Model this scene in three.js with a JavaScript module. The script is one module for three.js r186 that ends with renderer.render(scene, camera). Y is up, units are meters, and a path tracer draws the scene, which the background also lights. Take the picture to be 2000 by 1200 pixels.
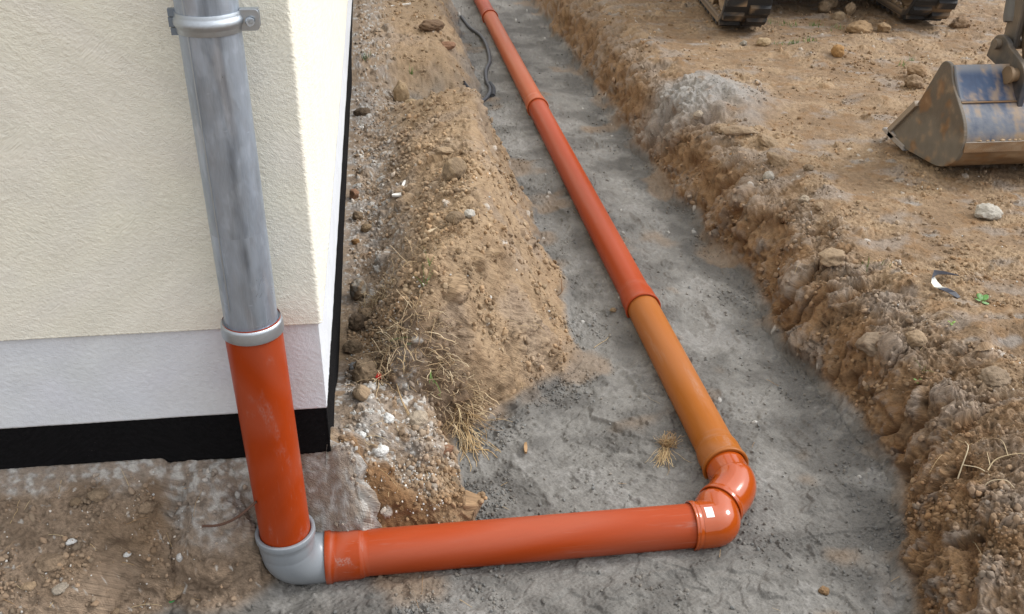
import * as THREE from 'three';
import { mergeGeometries, mergeVertices } from 'three/addons/utils/BufferGeometryUtils.js';

// ---------------------------------------------------------------- camera, sky, sun, exposure
const scene = new THREE.Scene();
const camera = new THREE.PerspectiveCamera(36.47, 2000 / 1200, 0.05, 400);
camera.position.set(0, 1.69, 0);
camera.rotation.order = 'YXZ';
camera.rotation.set(THREE.MathUtils.degToRad(-29.494), THREE.MathUtils.degToRad(-8.283), THREE.MathUtils.degToRad(1.048));
scene.add(camera);

const SUN_DIR = new THREE.Vector3(0.86, 0.76, -0.12).normalize();
const EXPOSURE = 1.35, SUN_POWER = 1.5, SKY_GAIN = 0.78;
function makeSky() {                                           // bright overcast, the cloud thinnest round the sun
  const W = 512, H = 256, data = new Float32Array(W * H * 4);
  for (let j = 0; j < H; j++) {
    const el = ((j + 0.5) / H - 0.5) * Math.PI, y = Math.sin(el), c = Math.cos(el);
    for (let i = 0; i < W; i++) {
      const az = ((i + 0.5) / W - 0.5) * 2 * Math.PI, x = Math.cos(az) * c, z = Math.sin(az) * c;
      const cosS = x * SUN_DIR.x + y * SUN_DIR.y + z * SUN_DIR.z, ang = Math.acos(Math.max(-1, Math.min(1, cosS)));
      const up = Math.max(0, y);
      let L = (0.60 + 0.46 * up) * SKY_GAIN;
      L *= 1 + 2.3 * Math.exp(-((ang / 0.62) ** 2)) + 0.30 * Math.max(0, x) * c + 0.34 * Math.max(0, z);  // extra brightness behind the viewer, added to lift the front wall
      const wob = 1 + 0.06 * Math.sin(3 * az + 5 * y) * Math.sin(7 * y + 2 * az) + 0.04 * Math.sin(11 * az - 9 * y);
      L *= wob;
      const k = y < 0 ? Math.max(0.25, 1 + y * 3) : 1, o = (j * W + i) * 4;
      data[o] = L * 0.978 * k; data[o + 1] = L * 0.998 * k; data[o + 2] = L * 1.035 * k; data[o + 3] = 1;
    }
  }
  const t = new THREE.DataTexture(data, W, H, THREE.RGBAFormat, THREE.FloatType);
  t.mapping = THREE.EquirectangularReflectionMapping; t.minFilter = t.magFilter = THREE.LinearFilter; t.needsUpdate = true;
  return t;
}
scene.background = makeSky();
scene.environment = scene.background;
const sun = new THREE.DirectionalLight(new THREE.Color(1, 0.98, 0.945), SUN_POWER);
sun.name = 'sun';
sun.position.copy(SUN_DIR).multiplyScalar(30);
sun.castShadow = true; sun.shadow.radius = 26; sun.shadow.mapSize.set(4096, 4096);
Object.assign(sun.shadow.camera, { left: -12, right: 12, top: 12, bottom: -12, near: 1, far: 80 });
scene.add(sun, sun.target);
const renderer = new THREE.WebGLRenderer({ antialias: true });
renderer.toneMapping = THREE.LinearToneMapping;
renderer.toneMappingExposure = EXPOSURE;
renderer.shadowMap.enabled = true;

// ---------------------------------------------------------------- helpers
const V3 = (x, y, z) => new THREE.Vector3(x, y, z);
const clamp = (v, a = 0, b = 1) => (v < a ? a : v > b ? b : v);
const mix = (a, b, t) => a + (b - a) * t;
const sm = (t) => { t = clamp(t); return t * t * (3 - 2 * t); };
const sstep = (a, b, v) => sm((v - a) / (b - a));
function rng(seed) { let s = seed >>> 0; return () => { s = (s + 0x6d2b79f5) | 0; let t = Math.imul(s ^ (s >>> 15), 1 | s); t = (t + Math.imul(t ^ (t >>> 7), 61 | t)) ^ t; return ((t ^ (t >>> 14)) >>> 0) / 4294967296; }; }
function hash3(x, y, z, s) { let h = Math.imul(x, 374761393) + Math.imul(y, 668265263) + Math.imul(z, 1274126177) + Math.imul(s, 1442695041); h = Math.imul(h ^ (h >>> 13), 1274126177); h ^= h >>> 16; return h >>> 0; }
const PERM = new Uint8Array(512); { const r = rng(77), p = Array.from({ length: 256 }, (_, i) => i); for (let i = 255; i > 0; i--) { const j = Math.floor(r() * (i + 1)); [p[i], p[j]] = [p[j], p[i]]; } for (let i = 0; i < 512; i++) PERM[i] = p[i & 255]; }
const grad3 = (h, x, y, z) => { h &= 15; const u = h < 8 ? x : y, v = h < 4 ? y : h === 12 || h === 14 ? x : z; return ((h & 1) ? -u : u) + ((h & 2) ? -v : v); };
function noise(x, y, z) {
  const fx = Math.floor(x), fy = Math.floor(y), fz = Math.floor(z), X = fx & 255, Y = fy & 255, Z = fz & 255; x -= fx; y -= fy; z -= fz;
  const u = x * x * x * (x * (x * 6 - 15) + 10), v = y * y * y * (y * (y * 6 - 15) + 10), w = z * z * z * (z * (z * 6 - 15) + 10);
  const A = PERM[X] + Y, AA = PERM[A] + Z, AB = PERM[A + 1] + Z, B = PERM[X + 1] + Y, BA = PERM[B] + Z, BB = PERM[B + 1] + Z;
  return mix(mix(mix(grad3(PERM[AA], x, y, z), grad3(PERM[BA], x - 1, y, z), u), mix(grad3(PERM[AB], x, y - 1, z), grad3(PERM[BB], x - 1, y - 1, z), u), v),
    mix(mix(grad3(PERM[AA + 1], x, y, z - 1), grad3(PERM[BA + 1], x - 1, y, z - 1), u), mix(grad3(PERM[AB + 1], x, y - 1, z - 1), grad3(PERM[BB + 1], x - 1, y - 1, z - 1), u), v), w);
}
function fbm(x, y, z, oct) { let s = 0, a = 1, t = 0; for (let i = 0; i < oct; i++) { s += a * noise(x, y, z); t += a; a *= 0.5; x = x * 2.03 + 7.1; y = y * 2.03 + 3.7; z = z * 2.03 + 1.3; } return s / t; }
// lumps half sunk in a surface: the height of the tallest ball that covers the point, and that ball's own random number
const LUMP = { h: 0, id: 0 };
function lumps(x, y, z, cell, seed, fill) {
  const qx = x / cell, qy = y / cell, qz = z / cell, ix = Math.floor(qx), iy = Math.floor(qy), iz = Math.floor(qz);
  let best = 0, id = 0;
  for (let a = -1; a < 2; a++) for (let b = -1; b < 2; b++) for (let c = -1; c < 2; c++) {
    const h = hash3(ix + a, iy + b, iz + c, seed); if ((h & 255) > fill) continue;
    const px = ix + a + ((h >>> 8) & 255) / 255, py = iy + b + ((h >>> 16) & 255) / 255, pz = iz + c + ((h >>> 24) & 255) / 255;
    const h2 = Math.imul(h, 2654435761) >>> 0, r = 0.18 + 0.42 * ((h2 & 1023) / 1023) ** 2, sx = 1 + 0.35 * (((h2 >>> 10) & 255) / 255 - 0.5), sz = 2 - sx;
    const dx = (qx - px) * sx, dy = (qy - py), dz = (qz - pz) * sz, d = r * r - dx * dx - dy * dy - dz * dz;
    if (d > 0) { const v = Math.sqrt(d) * (0.75 + 0.25 * Math.min(1, d / (r * r) * 3)); if (v > best) { best = v; id = (h2 >>> 18) / 16383; } }
  }
  LUMP.h = best * cell; LUMP.id = id; return LUMP.h;
}
const table = (pts) => (v) => { if (v <= pts[0][0]) return pts[0][1]; for (let i = 1; i < pts.length; i++) if (v < pts[i][0]) { const [a, b] = [pts[i - 1], pts[i]], t = (v - a[0]) / (b[0] - a[0]); return mix(a[1], b[1], t * t * (3 - 2 * t) * 0.6 + t * 0.4); } return pts[pts.length - 1][1]; };

const taken = new Map();
function numbered(name) { const n = taken.get(name) ?? 0; taken.set(name, n + 1); return n ? name + '_' + String(n).padStart(3, '0') : name; }
function tag(o, label, category, group, kind) { o.userData.label = label; if (category) o.userData.category = category; if (group) o.userData.group = group; if (kind) o.userData.kind = kind; return o; }
function thing(name, label, category, pos = [0, 0, 0], group) { const o = new THREE.Group(); o.name = numbered(name); o.position.set(...pos); tag(o, label, category, group); scene.add(o); return o; }
function mesh(name, geo, mat, parent) { const m = new THREE.Mesh(geo, mat); m.name = parent === scene ? numbered(name) : name; m.castShadow = m.receiveShadow = true; parent.add(m); return m; }
const lin = (r, g, b) => new THREE.Color().setRGB(r, g, b);
function grayTexture(size, fn, repeat) { const d = new Uint8Array(size * size * 4); for (let j = 0; j < size; j++) for (let i = 0; i < size; i++) { const v = clamp(fn(i / size, j / size)) * 255, o = (j * size + i) * 4; d[o] = d[o + 1] = d[o + 2] = v; d[o + 3] = 255; } const t = new THREE.DataTexture(d, size, size); t.wrapS = t.wrapT = THREE.RepeatWrapping; t.magFilter = THREE.LinearFilter; t.minFilter = THREE.LinearMipmapLinearFilter; t.generateMipmaps = true; if (repeat) t.repeat.set(repeat, repeat); t.needsUpdate = true; return t; }
function colorTexture(w, h, fn) { const d = new Uint8Array(w * h * 4), c = [0, 0, 0], e = (v) => 255 * (v <= 0.0031308 ? v * 12.92 : 1.055 * Math.pow(v, 1 / 2.4) - 0.055); for (let j = 0; j < h; j++) for (let i = 0; i < w; i++) { fn((i + 0.5) / w, (j + 0.5) / h, c); const o = (j * w + i) * 4; for (let k = 0; k < 3; k++) d[o + k] = e(clamp(c[k])); d[o + 3] = 255; } const t = new THREE.DataTexture(d, w, h); t.wrapS = t.wrapT = THREE.RepeatWrapping; t.magFilter = THREE.LinearFilter; t.colorSpace = THREE.SRGBColorSpace; t.needsUpdate = true; return t; }
// noise that tiles over the unit square
function tnoise(u, v, f, s) { const a = u * 2 * Math.PI, b = v * 2 * Math.PI, r = f / (2 * Math.PI); return noise(Math.cos(a) * r + s, Math.sin(a) * r + Math.cos(b) * r * 1.3 + s * 1.7, Math.sin(b) * r * 1.3 + Math.sin(a) * r * 0.31 + s * 2.3); }
// ---------------------------------------------------------------- the ground: trench, banks, spoil mound, building plot
// d is the distance along the trench (d = -z); the trench runs between the house wall and the plot where the digger stands
const toeRight = table([[1.0, 0.98], [1.4, 1.12], [1.5, 1.17], [1.65, 1.25], [1.8, 1.31], [1.95, 1.34], [2.13, 1.325], [2.55, 1.30], [3.1, 1.33], [4, 1.27], [5, 1.275], [6.3, 1.285], [8.4, 1.31], [16, 1.3]]);
const bankWide = table([[1.0, 0.44], [1.4, 0.40], [1.65, 0.32], [2.2, 0.26], [3, 0.27], [4, 0.31], [5, 0.30], [6, 0.27], [16, 0.3]]);
const edgeLeft = table([[1.0, 0.08], [1.74, 0.10], [1.80, 0.17], [1.9, 0.16], [2.1, 0.17], [2.2, 0.28], [2.31, 0.43], [2.52, 0.60], [3, 0.635], [4.3, 0.61], [5, 0.57], [5.45, 0.58], [6.66, 0.585], [8.4, 0.63], [16, 0.6]]);
const crestX = table([[2.1, 0.06], [2.3, 0.12], [2.5, 0.19], [2.7, 0.25], [3, 0.29], [3.6, 0.34], [4.2, 0.39], [5, 0.32], [5.5, 0.30], [6, 0.32], [8.4, 0.38], [16, 0.35]]);
const crestH = table([[1.72, 0.10], [1.80, 0.13], [1.95, 0.23], [2.08, 0.24], [2.17, 0.45], [2.32, 0.525], [2.8, 0.51], [3, 0.495], [3.6, 0.47], [4.2, 0.45], [4.38, 0.40], [4.55, 0.22], [4.8, 0.11], [5.0, 0.12], [5.45, 0.33], [5.8, 0.37], [16, 0.36]]);
const wallSideH = table([[1.72, 0.24], [1.80, 0.29], [2.0, 0.31], [2.2, 0.255], [2.6, 0.265], [3.0, 0.285], [3.5, 0.28], [4.6, 0.27], [5.0, 0.24], [5.4, 0.33], [6.3, 0.39], [16, 0.38]]);
const PRINTS = [[0.30, 1.93, 0.5, 0.05, 0.14], [1.06, 2.72, -0.2, 0.055, 0.15], [1.13, 2.02, 0.15, 0.05, 0.15], [0.56, 2.16, 0.9, 0.05, 0.13], [1.02, 3.55, 0.1, 0.06, 0.15], [0.72, 1.50, 1.2, 0.05, 0.15], [0.15, 1.56, 1.4, 0.05, 0.14], [1.20, 1.62, 0.3, 0.05, 0.14], [0.72, 3.7, 0.3, 0.05, 0.14], [1.05, 4.6, 0, 0.055, 0.15], [0.55, 1.58, 1.0, 0.05, 0.14], [0.70, 2.36, 0.1, 0.045, 0.13]];
const B = { h: 0, right: 0, left: 0, apron: 0, heap: 0, t: 0 };
function base(x, z) {
  let d = -z;
  const near = clamp((d - 1.2) / 0.5), free = sstep(-0.12, 0.05, x);
  const wx = fbm(x * 3.1, 4.2, d * 3.1, 3) * 0.10 + noise(x * 11, 9, d * 11) * 0.012, wd = fbm(x * 3.3 + 31, 8.2, d * 2.9, 3) * 0.12;
  const xr = x + wx * (x > 0.9 ? 1 : 0.6 * free), dr = d + wd * (x > 0.9 ? 1 : 0.55 * free);
  // bed of grey sand
  let bed = 0.018 * fbm(x * 2.3, 1.1, d * 2.3, 2) + 0.02 + 0.03 * sstep(-0.12, -0.45, x) * sstep(1.2, 1.5, d);
  bed += 0.030 * Math.exp(-(((x - 0.866) / 0.16) ** 2)) * sstep(1.75, 1.9, d) * 0.5;                      // sand drawn up against the pipe
  bed += 0.035 * sstep(0.50, 0.75, -(x - 0.62) * 2.2 + 0.2) * sstep(1.9, 2.2, d) * sstep(0.9, 0.55, x);
  // right bank and plot
  const tr = (xr - toeRight(dr)) / bankWide(dr);
  let right = tr <= 0 ? 0 : 0.30 * (tr < 0.55 ? Math.pow(sm(tr / 0.62), 0.82) * 0.87 : mix(Math.pow(sm(0.55 / 0.62), 0.82) * 0.87, 1, sstep(0.55, 1.35, tr)));
  right = clamp(right, 0, 0.31);
  const plot = sstep(0.9, 1.8, tr);
  right += plot * (0.012 * fbm(x * 1.4, 3, d * 1.4, 3)) + 0.028 * Math.exp(-(((tr - 1.15) / 0.35) ** 2)) * (0.5 + fbm(x * 5, 2, d * 5, 2) * 1.8);
  // wheel-churned earth far right, a foot hole at the near right
  const churn = sstep(2.6, 3.2, x) * sstep(3.6, 4.4, d);
  right += churn * 0.03 * fbm(x * 6, 5, d * 6, 3);
  right += 0.05 * Math.exp(-(((x - 2.62) / 0.20) ** 2) - (((d - 5.25) / 0.22) ** 2)) + 0.045 * Math.exp(-(((x - 2.92) / 0.3) ** 2) - (((d - 5.45) / 0.2) ** 2)) + 0.03 * Math.exp(-(((x - 2.5) / 0.12) ** 2) - (((d - 4.35) / 0.12) ** 2));
  { const u = (x - 1.79) / 0.12, v = (d - 2.02) / 0.10, q = u * u + v * v; right += -0.042 * Math.exp(-q * 1.3) + 0.022 * Math.exp(-((Math.sqrt(q) - 1.25) ** 2) * 7) * (v > 0 ? 1.2 : 0.4); }
  // heap of grey sand on the lip
  const hx = x - 1.60, hd = d - 4.42, ca = 0.86, sa = -0.5, hu = hx * ca + hd * sa, hv = -hx * sa + hd * ca;
  let heap = Math.exp(-((hu / 0.34) ** 2) - ((hv / 0.34) ** 2));
  const heapN = fbm(x * 7, 6.6, d * 7, 2);
  heap = sstep(0.12, 0.95, heap + heapN * 0.16);
  right += 0.085 * heap * sstep(0.1, 0.9, tr);
  // left land: ledge at the house corner, spoil mound, hollow, bank
  const xe = edgeLeft(dr), xc = Math.min(crestX(dr), xe - 0.05), H = crestH(dr), W = wallSideH(d);
  let left = 0;
  if (xr < xe && d > 1.68) {
    if (xr < xc) { const foot = 0.085 + 0.05 * noise(d * 4.3, 2, 7) + 0.02 * noise(d * 13, 5, 1), tt = clamp((xr + foot) / (xc + foot)), t = mix(sm(tt), Math.pow(tt, 0.7), tt);   left = mix(W, H, t); }
    else { const s = (xr - xc) / (xe - xc); left = H * (1 - Math.pow(s, d > 5.2 ? 1.9 : 1.25)) * (1 - 0.25 * sm(s * 1.2) * (d > 4.3 ? 0 : 1)); }
    const he = mix(0.29, 0.11, sstep(-0.20, 0.14, x)) + 0.02 * fbm(x * 9, 4, 3, 2);            // the cut edge just behind the crosswise pipe
    const front = sstep(1.715, 1.785, d + 0.02 * noise(x * 9, 1, 5)), rise = sstep(1.78, 1.93, d);
    left = Math.min(left, mix(he, Math.max(left, he), rise)) * front; if (x < 0.16) left = Math.max(left, front * mix(he, left, rise));
  }
  // apron of earth under the front wall
  const u = 1.72 - d, xa = -0.37 - Math.max(0, u) * 0.95 + fbm(x * 6 + 9, 3, d * 6, 2) * 0.09;
  let apron = sstep(0.02, -0.13, x - xa) * (u < 0 ? 0.365 : Math.max(0.02, 0.365 - 0.66 * u + 0.35 * u * u) + 0.02 * fbm(x * 5, 7, d * 5, 2));
  if (d > 1.72 && x < -0.18) apron = Math.max(apron, 0.30);
  apron = Math.max(apron, (0.345 + 0.02 * fbm(x * 12, 5, d * 12, 2)) * sstep(1.585, 1.735, d + 0.03 * fbm(x * 9, 2, 6, 3)) * sstep(-0.27, -0.33, x) * (d < 1.9 ? 1 : 0));
  if (d < 1.95 && d > 1.6) apron = Math.max(apron, (0.352 + 0.035 * fbm(x * 14, 3, d * 14, 2)) * sstep(1.672, 1.738, d + 0.02 * fbm(x * 16, 7, 3, 2)) * sstep(-0.055, -0.125, x + 0.04 * fbm(4, x * 9, d * 9, 2)) * sstep(1.90, 1.80, d) * sstep(-0.36, -0.30, x));
  { const q = Math.sqrt(((x + 0.44) / 0.15) ** 2 + ((d - 1.73) / 0.20) ** 2) + 0.22 * fbm(x * 8, 2, d * 8, 3); apron = Math.max(apron, 0.345 * sstep(1.25, 0.2, q)); }   // lump of footing concrete
  B.right = right; B.left = left; B.apron = apron; B.heap = heap * sstep(-0.05, 0.35, tr); B.t = tr;
  B.h = Math.max(bed * (1 - sstep(0.02, 0.12, Math.max(left, right, apron))) , 0) + Math.max(right, left, apron);
  return B.h;
}
const LIGHT_TAN = [0.375, 0.260, 0.155], TAN = [0.285, 0.186, 0.105], ORANGE = [0.270, 0.152, 0.066], RUST = [0.185, 0.092, 0.035], DARK = [0.105, 0.064, 0.035], DUST = [0.32, 0.258, 0.205], CRUST = [0.262, 0.198, 0.145], SAND = [0.200, 0.188, 0.169], DAMP = [0.120, 0.111, 0.099], PALE = [0.355, 0.34, 0.32], LIME = [0.58, 0.56, 0.52];
const col = [0, 0, 0];
const setc = (c) => { col[0] = c[0]; col[1] = c[1]; col[2] = c[2]; };
const mixc = (c, t) => { t = clamp(t); for (let k = 0; k < 3; k++) col[k] += (c[k] - col[k]) * t; };
const GRID = {};
{
  const ds = []; for (let d = 0.92; d < 14;) { ds.push(d); d += (d < 1.30 ? 4 : d > 1.5 && d < 1.82 ? 0.5 : d < 2.5 ? 0.66 : d > 7 ? 1.6 : 1.05) * 0.00098 * (d * d + 2.25) / 1.5; }
  const NR = ds.length, NC = 1150, N = NR * NC;
  const pos = new Float32Array(N * 3), nor = new Float32Array(N * 3), colr = new Float32Array(N * 3), reg = new Uint8Array(N), uv = new Float32Array(N * 2);
  const xmin = (d) => mix(-1.12, -0.175, sstep(2.0, 2.6, d)), xmax = (d) => 0.85 + 0.62 * d;
  for (let r = 0, i = 0; r < NR; r++) {
    const d = ds[r], z = -d, x0 = xmin(d), x1 = xmax(d);
    for (let c = 0; c < NC; c++, i++) {
      const x = mix(x0, x1, c / (NC - 1)), e = 0.008;
      const hx = base(x + e, z), hz = base(x, z + e), h = base(x, z);
      const { right, left, apron, heap, t } = B;
      let nx = -(hx - h) / e, nz = -(hz - h) / e; const l = 1 / Math.sqrt(nx * nx + nz * nz + 1); nx *= l; nz *= l; const ny = l;
      const steep = 1 - ny;
      // which ground this is
      const wr = sstep(0.015, 0.07, right), wl = sstep(0.015, 0.07, left), wa = sstep(0.02, 0.08, apron) * (d < 1.76 ? 1 : 0), wb = (1 - wr) * (1 - wl) * (1 - wa);
      const f0 = fbm(x * 10 + 2, 4, d * 10, 2);
      const plot = wr * sstep(0.75, 1.25, t), bank = wr - plot;
      const debris = wl * sstep(0.07, -0.03, x + 0.10 * f0 - 0.06 * sstep(2.3, 1.9, d)) * sstep(2.30, 2.02, d) * sstep(1.765, 1.83, d + 0.06 * f0) + wl * 0.85 * sstep(0.14, -0.08, x) * sstep(2.3, 2.7, d);
      const mound = clamp(wl - debris);
      const f1 = fbm(x * 4, h * 4, d * 4, 3), f2 = fbm(x * 13 + 5, h * 13, d * 13, 3), f3 = fbm(x * 45, h * 45 + 8, d * 45, 3), f4 = noise(x * 160, h * 160, d * 160);
      // relief
      let disp = 0, id1 = 0, l1 = 0, l2 = 0, l3 = 0, id2 = 0;
      const loose = clamp(mound * clamp(0.42 + f1 * 1.6 + 0.5 * sstep(0.30, 0.42, h) * sstep(0.45, 0.25, x)) + bank * 0.12 + plot * clamp(0.25 + f1 * 1.6 + sstep(2.2, 1.1, t) * 0.5) + wa * 0.30 + debris * 0.9 - heap * 0.6);
      if (loose > 0.03) {
        l1 = lumps(x, h, d, 0.075, 3, 90 * loose); id1 = LUMP.id;
        l2 = lumps(x + 9, h, d, 0.030, 5, 150 * loose); id2 = LUMP.id;
        disp += (l1 * 0.62 + l2 * 0.75) * Math.min(1, loose * 1.6) * (1 - 0.35 * f3);
      }
      let grit = 0, gritId = 0; if (debris > 0.05) { grit = lumps(x + 7, h, d, 0.0125, 19, 215); gritId = LUMP.id; const big = lumps(x + 17, h, d, 0.034, 29, 70); if (big > grit) { grit = big * 0.8; gritId = LUMP.id > 0.4 ? 1 : 0.1; } disp += grit * 0.75 * debris; }
      if (d < 5 && wb < 0.9) { l3 = lumps(x + 3, h, d, 0.014, 8, 120); disp += l3 * 0.6 * (0.3 + 0.7 * loose); }
      const ridge = 1 - Math.abs(fbm(x * 9 + 3, h * 7, d * 9, 3)) * 2.2;
      const cell = 0.00098 * 0.8 * (d * d + 2.25) / 1.5 / Math.max(0.15, ny), k58 = sstep(0.014, 0.006, cell), k121 = sstep(0.0085, 0.0035, cell), k230 = sstep(0.005, 0.002, cell);   // no finer than the mesh can carry
      const tw = 0.5 * f3, sharp = k58 * (0.5 - Math.abs(noise(x * 58 + tw, h * 58 + 3, d * 58 - tw))) + (1 - k58) * (0.45 - Math.abs(noise(x * 30 + tw, h * 30 + 3, d * 30 - tw))) - 0.5 * k121 * Math.abs(noise(x * 121 + 9, h * 121, d * 121)), fineS = k230 * (0.4 - Math.abs(noise(x * 230, h * 230, d * 230)));
      // the bank: teeth marks of the digger run down it, crusts stand proud, undercuts show the rusty core
      const g1 = noise(d * 13 + 1.6 * f1, h * 2.0 + 5, x * 2.2 + 7), blk = fbm(x * 5.2 + 11, h * 8, d * 5.2, 2) * 5.0, blf = Math.floor(blk), step = blf + sstep(0.32, 0.50, blk - blf);
      const crust = 0.0075 * step + 0.026 * f1 + 0.022 * f2 - 0.036 * sstep(0.16, 0.0, Math.abs(g1)) * sstep(-0.15, 0.15, f1 + 0.1) + 0.010 * ridge;
      disp += bank * (crust + 0.021 * sharp + 0.0044 * fineS + 0.016 * (0.3 - Math.abs(noise(x * 26 + f1, h * 26, d * 26)))) + mound * (0.018 * f2 + 0.011 * sharp * (0.5 + loose) + 0.0034 * fineS + 0.010 * ridge * steep * 2) + plot * (0.007 * f2 + 0.0085 * sharp * (0.4 + sstep(-0.1, 0.2, f1)) + 0.003 * fineS) + wa * ((0.014 + 0.02 * steep) * f2 + 0.011 * sharp + 0.003 * fineS + 0.03 * steep * f1) + debris * ((0.010 + 0.02 * steep) * f2 + 0.008 * sharp + 0.003 * fineS) + heap * (0.016 * f2 + 0.010 * sharp);
      // bed: smeared sand with torn edges, prints and crumbs
      let crack = 0;
      if (wb > 0.02) {
        const s1 = fbm(x * 3.6 + 40, 2, d * 4.6, 4), s2 = fbm(x * 12 + 4, 7, d * 9, 3), s3 = fbm(x * 24 + 9, 3, d * 34, 2);
        const terr = sstep(0.05, 0.10, s1) * 0.006 + sstep(-0.24, -0.19, s1) * 0.005 + sstep(0.17, 0.20, s2) * 0.003;
        crack = sstep(0.030, 0.006, Math.abs(s3 + 0.02)) * sstep(0.12, 0.34, fbm(x * 7.2, 5, d * 7.2, 2) + 0.05);
        let prints = 0;
        for (const [px, pd, pa, pw, pl] of PRINTS) { const ux = x - px, ud = d - pd; if (ux * ux + ud * ud > 0.05) continue; const c = Math.cos(pa), sn = Math.sin(pa), e1 = (ux * c + ud * sn) / pw, e2 = (-ux * sn + ud * c) / pl, q = Math.sqrt(e1 * e1 + e2 * e2) + 0.10 * s2; prints += -0.006 * sstep(1.06, 0.66, q) + 0.003 * Math.exp(-(((q - 1.1) / 0.10) ** 2)) * sstep(-0.6, 0.6, e2 + e1 * 0.5); }
        disp += wb * prints;
        const crumb = sstep(0.06, 0.32, fbm(x * 3 + 7, 11, d * 3, 3) + 0.30 * sstep(0.16, 0.02, toeRight(d) - x) + 0.22 * sstep(0.20, 0.0, x - edgeLeft(d)) + 0.2 * Math.exp(-(((Math.abs(x - 0.866) - 0.085) / 0.04) ** 2)));
        if (crumb > 0.05) { const a = lumps(x + 2, 1, d, 0.021, 14, 190 * crumb); disp += wb * a * 0.6; id2 = LUMP.id; l2 = Math.max(l2, a * 0.7); const a2 = lumps(x + 5, 1, d, 0.010, 15, 200 * crumb); disp += wb * a2 * 0.55; }
        disp += wb * (terr - crack * 0.0022 + 0.0035 * f3 + 0.0014 * f4 + 0.006 * f2 + 0.0042 * sharp * sstep(-0.12, 0.22, f1 + f2) + 0.0015 * fineS);
      }
      if (d > 1.66 && x < -0.12) disp *= sstep(-0.152, -0.10, x) * 0.85 + 0.15;
      const o = i * 3;
      pos[o] = x + nx * disp; pos[o + 1] = h + ny * disp; pos[o + 2] = z + nz * disp;
      // colour of the soil, with some shade painted in
      let region = 0;
      setc(SAND); mixc(DAMP, sstep(-0.10, 0.28, f1 + 0.5 * f2 + 0.22 * sstep(0.25, 0.0, toeRight(d) - x) + 0.42 * sstep(0.0, -0.25, x) * sstep(1.3, 1.5, d))); mixc(PALE, 0.35 * sstep(0.12, 0.4, -f1 + 0.4 * f3)); mixc(TAN, 0.5 * sstep(0.22, 0.44, fbm(x * 3.4 + 17, 3, d * 3.4, 3) + 0.2 * sstep(0.1, 0, toeRight(d) - x) + 0.22 * sstep(0.2, 0.0, x - edgeLeft(d)) * (d > 2.2 ? 1 : 0)));
      if (crack > 0.2) mixc(DAMP, crack * 0.2);
      if (wr > 0) {
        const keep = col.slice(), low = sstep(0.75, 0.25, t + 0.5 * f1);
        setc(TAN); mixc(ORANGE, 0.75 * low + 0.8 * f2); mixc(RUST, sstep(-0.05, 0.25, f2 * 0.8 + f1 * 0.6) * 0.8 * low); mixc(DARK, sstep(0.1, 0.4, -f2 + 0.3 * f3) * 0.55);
        const proud = crust * 34; mixc(CRUST, 0.85 * sstep(-0.15, 0.85, proud + 0.5 * f3 + 0.9 * (ny - 0.55) - 0.45 * low)); mixc(DUST, 0.40 * sstep(0.3, 0.9, proud + f3)); mixc(RUST, 0.85 * sstep(-0.1, -0.9, proud + 0.4 * f3)); mixc(DARK, 0.6 * sstep(0.02, -0.30, sharp)); mixc(SAND, 0.5 * sstep(0.1, 0.3, f2 + f3 * 0.4) * sstep(0.5, 0.1, t));  // low spots of the relief mixed darker: shade painted into the crevices
        const bk = col.slice();
        setc(TAN); mixc(LIGHT_TAN, sstep(-0.2, 0.3, f1 + 0.5 * f3)); mixc(ORANGE, 0.6 * sstep(0.05, 0.3, f2 - 0.2 * f1)); mixc(DUST, 0.8 * sstep(0.08, 0.36, fbm(x * 5 + 60, 1, d * 7, 3) + 0.15 * f3 + 0.12 * sstep(2.2, 1.0, t))); mixc(PALE, 0.6 * sstep(0.25, 0.42, fbm(x * 6 + 20, 5, d * 9, 3))); mixc(DARK, 0.35 * sstep(0.15, 0.4, -f2 + 0.25 * f4));
        const pl = col.slice(), kp = sstep(0.55, 1.2, t + 0.4 * f2);
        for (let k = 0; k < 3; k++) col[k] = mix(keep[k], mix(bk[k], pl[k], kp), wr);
        mixc(PALE, heap * (0.9 - 0.5 * sstep(0.1, 0.4, f2))); 
        region = t + 0.3 * f2 > 0.95 ? 2 : 1;
        if (heap > 0.45) region = 5;
      }
      if (wl > 0) {
        const keep = col.slice();
        setc(LIGHT_TAN); mixc(TAN, 0.8 * sstep(0.0, 0.4, f2 + 0.4 * f1)); mixc(DUST, 0.4 * sstep(0.0, 0.3, f1)); mixc(DARK, 0.5 * sstep(0.12, 0.45, -f2 + 0.2 * f3 + 0.25 * sstep(2.5, 2.15, d) * (x < 0.25 ? 1 : 0.4))); mixc(DARK, 0.72 * sstep(2.27, 2.16, d + 0.05 * f0) * sstep(2.04, 2.10, d) * sstep(0.30, 0.20, x + 0.06 * f0)); mixc(ORANGE, 0.6 * sstep(0.16, 0.05, h) * (d < 2.0 || d > 4.6 ? 1 : 0.3)); if (d > 4.6) mixc(SAND, sstep(-0.1, 0.3, f1 + 0.2) * 0.6 * sstep(0.3, 0.15, h));  // near mound face: dark brown soil plus painted shade under the overhang
        mixc(DUST, debris * (0.6 + 0.8 * f2)); mixc(PALE, debris * 0.5 * sstep(-0.1, 0.3, f2)); if (grit > 0.0012 && gritId > 0.44 - 0.6 * f2 - (d < 2.2 ? 0.16 : 0)) mixc(LIME, debris * 0.95); if (grit > 0.002 && gritId < 0.22) mixc(TAN, debris * 0.8);
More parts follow.
